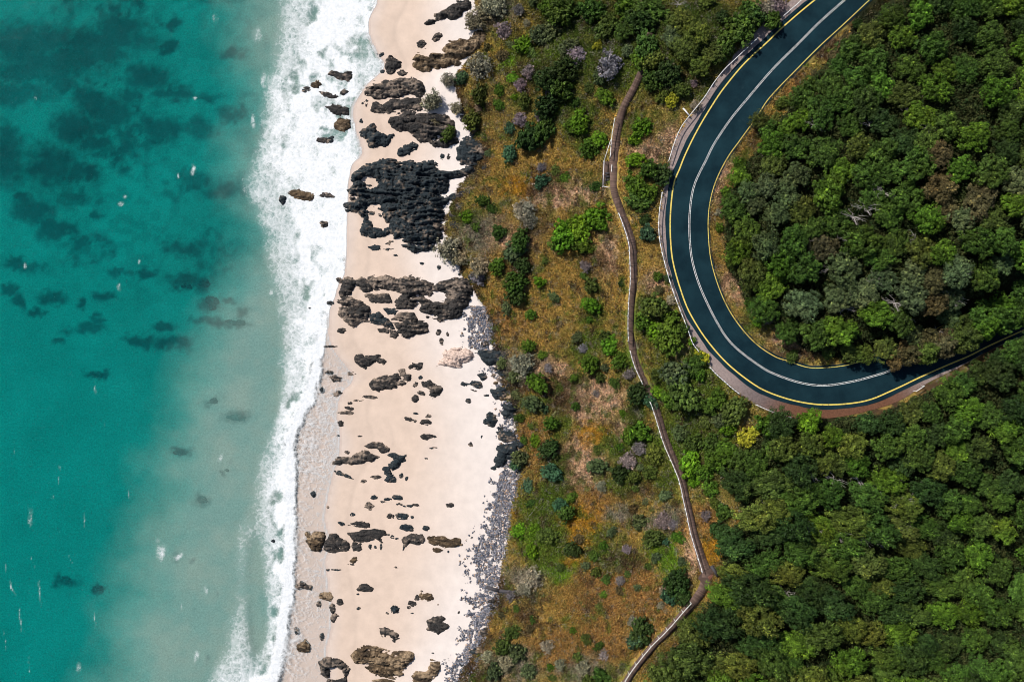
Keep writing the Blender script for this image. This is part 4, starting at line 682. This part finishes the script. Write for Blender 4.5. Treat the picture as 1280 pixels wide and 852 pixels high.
for k in range(3):
    Q = crown(80+k, lobes=11, puffs=14, leaves=12, ls=.06, flatz=.6, zc=.2, lobe_r=.36, spread=.7, jit=1.2)
    seg = limbs(rr_, .15, .95, 14, .035, .45); TWIG.append((proto_mesh('foliage', Q[0], Q[1], M_LEAF, Q[2]), proto_mesh('stem', *branch_mesh(seg), M_DEAD)))
DEADT = []
for k in range(3):
    seg = []
    for j in range(11):
        t_ = rr_.uniform(0, 6.28); p = np.array((0., 0., .25)); d_ = np.array((math.cos(t_), math.sin(t_)*.6, rr_.uniform(.35, .8))); r_ = .035
        for s_ in range(4):
            q = p+d_*.26; seg.append((p, q, r_, r_*.7)); seg.append((q, q+np.array((rr_.uniform(-.3, .3), rr_.uniform(-.3, .3), rr_.uniform(.0, .15))), r_*.5, .004)); p = q; d_ = d_+np.array([rr_.uniform(-.35, .35), rr_.uniform(-.35, .35), rr_.uniform(-.3, .1)]); r_ *= .7
    seg.append(((0, 0, -.3), (0, 0, .3), .06, .04)); DEADT.append(proto_mesh('branches', *branch_mesh(seg), M_DEAD))
TINT = dict(green=(.060,.115,.013), bright=(.085,.175,.012), dark=(.027,.052,.014), greygreen=(.072,.098,.045), pale=(.30,.27,.18), lav=(.23,.195,.20), olive=(.062,.088,.020), yellow=(.32,.33,.03), teal=(.045,.10,.058), brown=(.082,.068,.034), mid=(.043,.083,.015), goldish=(.080,.105,.020))
WORD = dict(green='green', bright='bright green', dark='dark green', greygreen='grey-green', pale='pale straw-coloured', lav='bleached lilac-grey', olive='olive green', yellow='yellow', teal='blue-green', brown='brownish', mid='deep green', goldish='yellow-olive')
first_use = {}
def lean(e_, s, hc, zs, deg):
    h_ = hc*s*zs; e_.rotation_euler = (math.radians(deg), 0, 0); e_.location.y += math.sin(math.radians(deg))*h_; e_.location.z = float(hgt(np.array([e_.location.x]), np.array([e_.location.y]))[0])-.1
def place(kind, protos, idx, u, v, R, tint, names, hc, zs=1.0, stretch=1.0, rz=None, root='shrub', jitter=.22):
    x, y, z = ground_pt([u], [v], hc*R); s = R/(F/(H-float(z[0])-hc*R)); x, y, z = ground_pt([u], [v], hc*s*zs)
    rz = RND.uniform(0, 6.28) if rz is None else rz
    e_ = empty(root, (float(x[0]), float(y[0]), float(z[0])-.05), rz, (s*stretch, s, s*zs))
    c = np.array(TINT[tint])*np.array((1.22, 1.25, 1.05) if tint not in ('lav', 'pale') else (1.05, 1.05, 1.05))*(1+RND.uniform(-jitter, jitter))*np.array([1+RND.uniform(-jitter, jitter)*.6, 1, 1+RND.uniform(-jitter, jitter)*.5])
    for me, nm in zip(protos[idx % len(protos)] if isinstance(protos[0], tuple) else (protos[idx % len(protos)],), names):
        key = me.name
        if key in first_use: o_ = first_use[key].copy()
        else: o_ = bpy.data.objects.new(nm, me); first_use[key] = o_
        o_.name = nm; COL.objects.link(o_); o_.parent = e_; o_.color = (*c, 1)
    return e_, s
def pxs(u, v): return u, v
SH_LIST = """675 44 16 greygreen|592 27 14 pale|577 98 9 teal|600 83 20 pale|650 150 10 lav|676 145 9 lav|662 172 22 dark|680 160 16 mid|637 160 9 teal|690 100 20 dark|705 112 18 mid|660 90 10 lav|650 106 9 lav|690 112 9 lav|683 132 16 dark|655 56 13 bright|640 97 8 bright|702 15 22 mid|684 10 14 green|540 127 16 pale|630 38 13 lav|620 5 20 pale|606 12 14 pale|560 100 11 pale|712 60 14 greygreen|715 158 12 green|655 263 16 pale|662 275 12 pale|624 290 12 mid|650 300 13 mid|642 314 14 greygreen|621 333 11 green|644 352 15 mid|644 368 15 dark|583 272 10 bright|562 312 20 pale|575 322 14 pale|600 332 18 pale|598 345 12 lav|708 292 23 bright|745 272 20 bright|726 282 18 bright|728 306 14 green|700 305 14 green|675 352 8 bright|652 455 18 pale|645 470 10 greygreen|670 477 13 green|685 460 7 lav|650 572 13 greygreen|645 580 8 teal|687 560 13 dark|690 590 12 teal|660 608 9 teal|689 530 12 green|720 70 13 lav|762 82 20 lav|752 95 12 greygreen|707 87 18 dark|747 57 7 yellow|737 50 8 goldish|815 15 20 mid|808 58 17 mid|800 74 13 green|815 76 12 olive|800 28 18 dark|785 10 18 green|742 15 18 mid|760 32 16 olive|725 152 14 bright|737 187 15 green|750 175 12 bright|802 160 17 bright|795 175 10 bright|840 125 9 yellow|828 122 9 goldish|795 200 11 bright|757 122 11 green|687 150 10 dark|967 25 14 mid|690 37 13 greygreen|972 6 14 lav|960 12 12 pale|827 218 15 dark|812 212 15 mid|795 232 16 green|800 253 14 mid|812 240 14 green|706 222 8 green|732 332 9 lav|740 357 13 olive|739 382 11 bright|815 382 18 olive|838 398 14 green|805 402 14 green|822 345 7 green|835 422 22 green|820 415 14 bright|852 412 11 mid|880 447 8 yellow|872 441 6 yellow|865 458 14 mid|874 468 10 green|842 465 22 greygreen|822 470 10 olive|855 495 22 olive|838 500 12 green|822 490 10 bright|897 497 12 green|884 508 12 mid|917 512 18 olive|900 525 12 greygreen|965 532 18 green|932 547 14 yellow|943 540 9 yellow|908 535 10 bright|850 540 13 greygreen|865 552 14 olive|890 555 14 mid|905 558 12 green|862 580 16 bright|880 590 12 green|897 575 18 green|930 575 18 mid|967 562 20 mid|945 590 14 green|762 432 12 bright|737 455 15 green|775 450 11 green|787 467 9 lav|797 490 14 dark|812 500 10 teal|800 540 15 green|785 545 10 green|817 568 12 goldish|785 575 12 lav|800 560 10 lav|775 592 14 dark|747 582 11 greygreen|792 596 9 olive|730 435 7 lav|757 422 11 olive|714 686 11 dark|742 693 8 mid|709 642 13 mid|700 630 10 teal|845 728 19 dark|855 745 14 dark|836 745 12 teal|832 738 9 pale|802 789 17 dark|795 800 12 teal|791 776 8 pale|729 834 11 pale|664 722 15 pale|656 735 11 pale|829 650 12 lav|842 655 8 lav|882 644 8 lav|800 652 12 greygreen|847 671 8 green|755 819 8 lav|646 760 6 mid|664 690 10 bright|897 661 12 dark|646 815 14 greygreen|632 828 12 pale|684 807 10 pale|660 838 12 greygreen|618 838 12 greygreen|700 830 9 pale|752 845 11 mid|668 662 10 bright|888 610 12 green|905 640 14 mid|893 628 9 goldish|868 600 9 bright|640 790 10 olive|628 808 12 olive|610 820 9 pale|545 150 8 pale|560 168 9 olive|600 118 12 olive|590 150 12 olive|570 135 9 pale|926 34 24 mid|945 22 16 dark|835 92 20 dark|815 102 14 mid|850 112 12 olive|905 58 16 mid|938 12 14 mid|990 445 8 olive|948 402 8 bright|938 378 9 green|1035 440 11 olive|915 330 9 olive|918 305 8 brown|908 240 8 green|925 205 10 green|970 150 9 olive|998 118 9 brown|1020 95 8 brown|1058 50 9 brown|1072 30 8 dark|1042 70 9 brown|980 128 9 olive|960 398 8 lav|958 384 7 lav|900 285 8 green|935 362 7 goldish|610 60 8 brown|628 70 8 brown"""
BIGT = "850 25 20 olive|872 42 22 goldish|892 66 16 olive|855 60 20 olive|875 82 15 goldish|840 45 14 greygreen|780 38 14 mid"
def slope_zone(u, v):
    if u < 668:
        if v < 60: a = 'at the slope foot near the top edge'
        elif v < 130: a = 'on the upper slope foot beside the small outcrops'
        elif v < 235: a = 'above the largest outcrop'
        elif v < 345: a = 'behind the largest outcrop'
        elif v < 500: a = 'beside the second outcrop'
        elif v < 640: a = 'behind the middle of the pebble band'
        elif v < 760: a = 'behind the lower pebble band'
        else: a = 'at the slope foot near the bottom edge'
    elif u < 768:
        if v < 50: a = 'in the top scrub'
        elif v < 120: a = 'left of the boardwalk top'
        elif v < 230: a = 'left of the boardwalk stair'
        elif v < 340: a = 'on the slope left of the upper boardwalk'
        elif v < 470: a = 'on the golden grass mid slope'
        elif v < 600: a = 'around the bare soil scar'
        elif v < 720: a = 'on the lower green and orange slope'
        else: a = 'on the rust-coloured lower grass'
    elif u < 985 and v < 500 and u < np.interp(v, [0, 60, 120, 200, 300, 400, 470, 500], [1000, 940, 890, 850, 835, 865, 920, 985]):
        if v < 70: a = 'in the thicket left of the upper road'
        elif v < 135: a = 'between the thicket and the pale verge'
        elif v < 215: a = 'between the boardwalk and the pale verge'
        elif v < 360: a = 'beside the long fence at the bend'
        elif v < 440: a = 'below the long fence on the seaward side'
        else: a = 'beneath the lower bend on the seaward side'
    elif v < 470 and u < 1090: a = 'on the inner edge of the road bend'
    elif v < 610: a = 'just under the lower verge'
    elif v < 700: a = 'beside the lower boardwalk'
    else: a = 'near the boardwalk corner landing'
    return a
def fol_zone(u, v):
    if v < 480 and inside(FORI, np.array([u]), np.array([v]))[0] or (v < 445 and u > 1000):
        r = ['by the top edge', 'above the dark clearing', 'in the upper part', 'in the middle part', 'in the brownish part', 'by the lower road'][int(min(5, max(0, v)//80))]
        c = 'left' if u < 1010 else 'centre' if u < 1110 else 'right' if u < 1200 else 'far right'
        return f'inside the bend, {c}, {r}'
    r = ['by the road', 'in the upper part', 'in the middle part', 'in the lower part', 'by the bottom edge'][int(min(4, max(0, v-440)//85))]
    c = 'left' if u < 980 else 'centre' if u < 1090 else 'right' if u < 1190 else 'far right'
    return f'below the road, {c}, {r}'
def shrub(u, v, R, k):
    if k in ('pale', 'lav'): e_, s = place('t', TWIG, RND.randrange(3), u, v, R, k, ('foliage', 'stem'), .5, 1.0, RND.uniform(.9, 1.2)); d_ = f'{WORD[k]} twiggy shrub'
    else: e_, s = place('s', SHRUB, RND.randrange(4), u, v, R, k, ('foliage', 'stem'), .55, RND.uniform(.85, 1.2), RND.uniform(.85, 1.5)); d_ = f'{WORD[k]} rounded shrub'
    sw = 'large' if R > 15 else 'small' if R < 10 else 'mid-sized'
    reg(e_, 'shrub', f'{sw} {d_}', slope_zone(u, v), u, v, 'shrubs scattered over the slope'); return e_
placed = []
for s_ in SH_LIST.split('|'):
    a = s_.split(); u, v, R = map(float, a[:3]); shrub(u, v, R, a[3]); placed.append((u, v, R))
# more small individual shrubs where the photograph shows scrubby ground
tries = 0; cnt = 0
while cnt < 110 and tries < 9000:
    tries += 1; u = RND.uniform(560, 905); v = RND.uniform(-5, 858); R = RND.uniform(5, 13)
    if u < np.interp(v, TOE[:, 0], TOE[:, 1])+R*.6 or inside(FORO, np.array([u]), np.array([v]))[0]: continue
    if any((u-a)**2+(v-b_)**2 < (R*.7+c_*.8)**2 for a, b_, c_ in placed): continue
    c = zone_col(np.array([u]), np.array([v]))[0]
    if c[1] > c[0]*.95: k = RND.choice(['green', 'mid', 'bright', 'olive', 'dark', 'greygreen', 'teal'])
    elif R > 8.5 or (c[0] > .3 and RND.random() < .7): continue
    else: k = RND.choice(['olive', 'brown', 'greygreen', 'lav', 'pale', 'green', 'mid'])
    x, y, z = ground_pt([u], [v])
    if not free_of_ways(x, y, R/7.5+.75)[0]: continue
    shrub(u, v, R, k); placed.append((u, v, R)); cnt += 1
# trees
def tree(u, v, R, k, zs=1., stretch=1., rz=None, hc=1.45, deg=0):
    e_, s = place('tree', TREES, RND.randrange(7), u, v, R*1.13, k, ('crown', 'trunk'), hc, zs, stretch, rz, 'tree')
    if deg: lean(e_, s, hc, zs, deg)
    sw = 'broad' if R > 24 else 'small' if R < 16 else 'mid-sized'
    reg(e_, 'tree', f'{sw} {WORD[k]} tree', fol_zone(u, v) if u > 915 else slope_zone(u, v), u, v, 'trees of the coastal forest'); return e_
TP = []
for s_ in BIGT.split('|'):
    a = s_.split(); tree(float(a[0]), float(a[1]), float(a[2]), a[3], .8); TP.append((float(a[0]), float(a[1]), float(a[2])))
HAND = "1012 527 19 bright|1012 556 21 goldish|1040 545 16 green|1067 556 24 goldish|1072 580 20 green|1050 580 15 olive|1085 530 18 dark|1115 530 20 dark|1140 545 20 mid|1185 492 26 mid|1212 512 22 green|1198 535 24 mid|1165 515 16 mid|1150 570 30 mid|1175 582 24 olive|1128 580 20 dark|1120 448 15 brown|1106 436 18 olive|1082 442 15 goldish|1062 440 13 olive|1135 435 15 brown|1164 440 14 olive|1158 424 18 brown|1185 424 18 brown|1205 410 22 olive|1228 396 28 mid|1252 386 34 green|1285 366 34 mid|1205 480 18 mid|1226 466 17 dark|1248 452 18 dark|1270 440 20 mid|1294 426 24 dark|1190 398 20 greygreen|1140 418 18 greygreen|1250 470 26 dark|1285 450 26 dark|1235 520 24 mid|1270 510 28 dark|950 150 14 olive|1000 150 15 green|960 160 12 mid|985 158 13 green|1015 105 12 mid|1050 82 16 mid|925 222 16 green|935 240 16 greygreen|960 232 18 greygreen|985 244 20 greygreen|945 255 14 greygreen"
for s_ in HAND.split('|'):
    a = s_.split(); tree(float(a[0]), float(a[1]), float(a[2]), a[3]); TP.append((float(a[0]), float(a[1]), float(a[2])))
for u, v, R, k in [(1140,444,18,'brown'),(1162,442,22,'olive'),(1184,434,24,'brown'),(1209,425,27,'olive'),(1235,414,28,'green'),(1262,402,30,'mid'),(1288,391,30,'mid')]: tree(u, v, R, k, 1.25, 1, 0, 1.45, 38); TP.append((u, v, R))
GAPS = [(1215,128,30,20),(1172,28,12,8),(1195,296,20,12),(1150,360,16,10),(1245,590,16,20),(1205,732,18,10),(1090,815,16,12),(1100,700,8,8),(1030,262,10,4),(1235,500,14,40)]
def pick(u, v):
    r = RND.random()
    if v < 480:
        br = math.exp(-(((u-1130)/90)**2+((v-330)/95)**2))
        if r < br*.62: return RND.choice(['brown', 'greygreen', 'olive', 'greygreen', 'brown'])
        if v < 200: return RND.choice(['mid', 'mid', 'green', 'olive', 'mid', 'dark'])
        return RND.choice(['green', 'mid', 'olive', 'greygreen', 'mid'])
    if u < 960: return RND.choice(['olive', 'green', 'goldish', 'mid', 'dark', 'dark'])
    if u > 1180: return RND.choice(['dark', 'mid', 'mid', 'green'])
    return RND.choice(['mid', 'green', 'olive', 'goldish', 'dark', 'mid'])
tries = 0; nt = len(TP)
while nt < 300 and tries < 60000:
    tries += 1; fr = tries/60000; u = RND.uniform(815, 1300); v = RND.uniform(-15, 868); R = RND.uniform(19, 33)*(1-.38*fr)
    U_, V_ = np.array([u]), np.array([v]); ii = inside(FORI, U_, V_)[0]; oo = inside(FORO, U_, V_)[0]
    if not (ii or oo): continue
    if any(((u-a)/c_)**2+((v-b_)/d_)**2 < 1 for a, b_, c_, d_ in GAPS): continue
    if any((u-a)**2+(v-b_)**2 < (.60*(R+c_)*(1-.22*fr))**2 for a, b_, c_ in TP): continue
    if (u-932)**2+(v-547)**2 < (R+12)**2 or (u-944)**2+(v-541)**2 < (R+8)**2: continue
    w = px2w([(u, v)], ZR); Dc, _ = near(CW[::3], w[:, 0], w[:, 1])
    if Dc[0] < 4.0+R/9.5: continue
    if inside(FORO, U_, V_)[0]:
        x, y, z = ground_pt([u], [v])
        if min(near(PA[:, :2], x, y)[0][0], near(PB[:, :2], x, y)[0][0]) < R/8+.6: continue
    low = oo and u < 1180 and v > 590
    tree(u, v, R, pick(u, v), RND.uniform(.8, 1.15), RND.uniform(1.25, 1.6) if low else RND.uniform(.9, 1.25), RND.gauss(-.35, .25) if low else None); TP.append((u, v, R)); nt += 1
print('trees', nt, 'tries', tries)
# bare bleached trees among the crowns
DL = "1085 258 22|1070 270 18|1110 240 20|1100 352 20|1150 300 16|1215 300 20|1225 296 14|1196 372 18|1122 378 20|1130 395 18|1080 372 16|1185 430 18|1175 418 14|1060 300 14|1150 330 14|1205 340 15|1025 300 12|1040 335 14|1060 385 16|1020 155 14|1090 155 16|1170 158 16|1140 135 12|1015 592 18|1045 600 20|1000 605 16|1075 600 16|1110 610 16|1130 628 18|1120 600 12|1150 610 14|975 640 18|1000 652 16|1020 662 20|1050 668 20|1080 672 20|1100 676 18|1130 655 14|960 632 14|985 745 16|1058 560 10|1150 512 12|848 5 10"
for s_ in DL.split('|'):
    u, v, R = map(float, s_.split()); e_, s = place('d', DEADT, RND.randrange(3), u, v, R*1.05, 'pale', ('branches',), 2.3 if u > 910 else 1.2, 1., 1.2, RND.gauss(-.25, .3), 'bare_tree')
    # stands as tall as its neighbours: trunk reaches the ground
    x0, y0, z0 = e_.location; top = (1.75 if u > 910 else .9)*s; e_.location.z = z0+top*.8
    seg = [((0, 0, -.85*top/s-.3), (0, 0, .1), .06, .05)]; mesh_obj('trunk', *branch_mesh(seg), M_DEAD, e_)
    reg(e_, 'bare tree', 'bleached bare tree', fol_zone(u, v) if u > 910 else slope_zone(u, v), u, v, 'bare bleached trees')
# a bleached fallen branch on the lower slope
x, y, z = ground_pt([661, 667, 673], [645, 638, 631], .1); P3 = np.stack([x, y, z+.15], 1); c0 = P3[0].copy()
o = mesh_obj('fallen_branch', *branch_mesh([(P3[0]-c0, P3[1]-c0, .07, .05), (P3[1]-c0, P3[2]-c0, .05, .02), (P3[1]-c0, P3[1]-c0+np.array((.7, .1, .1)), .04, .01)]), M_DEAD); o.location = c0; label(o, 'thin bleached fallen branch on the green lower slope behind the pebbles', 'branch')
# pale boulders on the slope
for u, v, a_, b_, k, lab in [(668,230,4,1.6,'pink','small pale slab on the dark bank behind the largest outcrop'),(888,527,3,2,'pink','pale stone in the scrub below the small yellow shrub'),(660,455,4,3,'mid','grey stone beside the pale shrub behind the second outcrop'),(632,440,5,9,'mid','pale grey boulder at the slope foot beside the second outcrop'),(962,392,6,6,'pink','pale boulder on the inner edge of the road bend'),(1060,48,2.5,2.5,'pink','tiny white stone on the inner roadside near the top')]:
    o, *_ = make_rock('boulder', ell(u, v, a_, b_, 10, seed=int(u)), 0, k, .6, seed=int(u)+1); label(o, lab, 'boulder', 'stones on the slope')
# ------------------------------------------------------------------ labels for the many
ORD = ['first', 'second', 'third', 'fourth', 'fifth', 'sixth', 'seventh', 'eighth', 'ninth', 'tenth', 'eleventh', 'twelfth', 'thirteenth', 'fourteenth']
groups = {}
for r in REG: groups.setdefault((r[1], r[2]), []).append(r)
for (dsc, zn), L_ in groups.items():
    zz = zn if zn.startswith(('in ', 'at ', 'on ', 'by ', 'inside', 'below', 'above', 'behind', 'beside', 'left', 'around', 'between', 'beneath', 'just', 'near')) else (('in the ' if zn.startswith('foam') else 'at the ' if zn.startswith('slope') else 'at ')+zn)
    if len(L_) == 1: L_[0][0]['label'] = f'{dsc} {zz}'; continue
    su = max(r[3] for r in L_)-min(r[3] for r in L_); sv = max(r[4] for r in L_)-min(r[4] for r in L_)
    ax, a1, a2 = (3, 'leftmost', 'rightmost') if su >= sv else (4, 'topmost', 'lowest'); L_.sort(key=lambda r: r[ax])
    for i, r in enumerate(L_):
        w = a1 if i == 0 else a2 if i == len(L_)-1 else f"{ORD[i] if i < 14 else str(i+1)+'th'} {dsc} from {'left' if ax == 3 else 'top'}"
        r[0]['label'] = f'{w} {zz}' if 0 < i < len(L_)-1 else f'{w} {dsc} {zz}'
# ------------------------------------------------------------------ light, sky, camera
az = math.radians(140); el = math.radians(43)          # sun in the upper left of the picture
sd = np.array((math.cos(az)*math.cos(el), math.sin(az)*math.cos(el), math.sin(el)))
sun = bpy.data.lights.new('sun', 'SUN'); sun.energy = 4.2; sun.angle = math.radians(1.5); sun.color = (1, .955, .89); so = bpy.data.objects.new('sun', sun); COL.objects.link(so)
from mathutils import Vector
so.rotation_euler = Vector(sd).to_track_quat('Z', 'Y').to_euler(); so.location = (0, 0, 90)
w = bpy.data.worlds.new('World'); sc.world = w; w.use_nodes = True; nt_ = w.node_tree; sk = nt_.nodes.new('ShaderNodeTexSky'); sk.sky_type = 'NISHITA'; sk.sun_disc = False
sk.sun_elevation = el; sk.sun_rotation = math.atan2(sd[0], sd[1]); bg = nt_.nodes['Background']; bg.inputs['Strength'].default_value = .075; nt_.links.new(sk.outputs[0], bg.inputs['Color'])
cam = bpy.data.cameras.new('camera'); cam.sensor_width = 36; cam.lens = 36*F/1280; cam.clip_end = 12000; cam.clip_start = 1; co = bpy.data.objects.new('camera', cam); COL.objects.link(co); co.location = (0, 0, H); sc.camera = co
sc.view_settings.view_transform = 'Standard'; sc.view_settings.look = 'None'; sc.view_settings.gamma = 1; sc.view_settings.exposure = .22; sc.view_settings.use_curve_mapping = False
sc.cycles.pixel_filter_type = 'BLACKMAN_HARRIS'; sc.cycles.filter_width = 1.0; sc.cycles.max_bounces = 5; sc.cycles.diffuse_bounces = 1; sc.cycles.transparent_max_bounces = 6; sc.cycles.caustics_reflective = False; sc.cycles.caustics_refractive = False
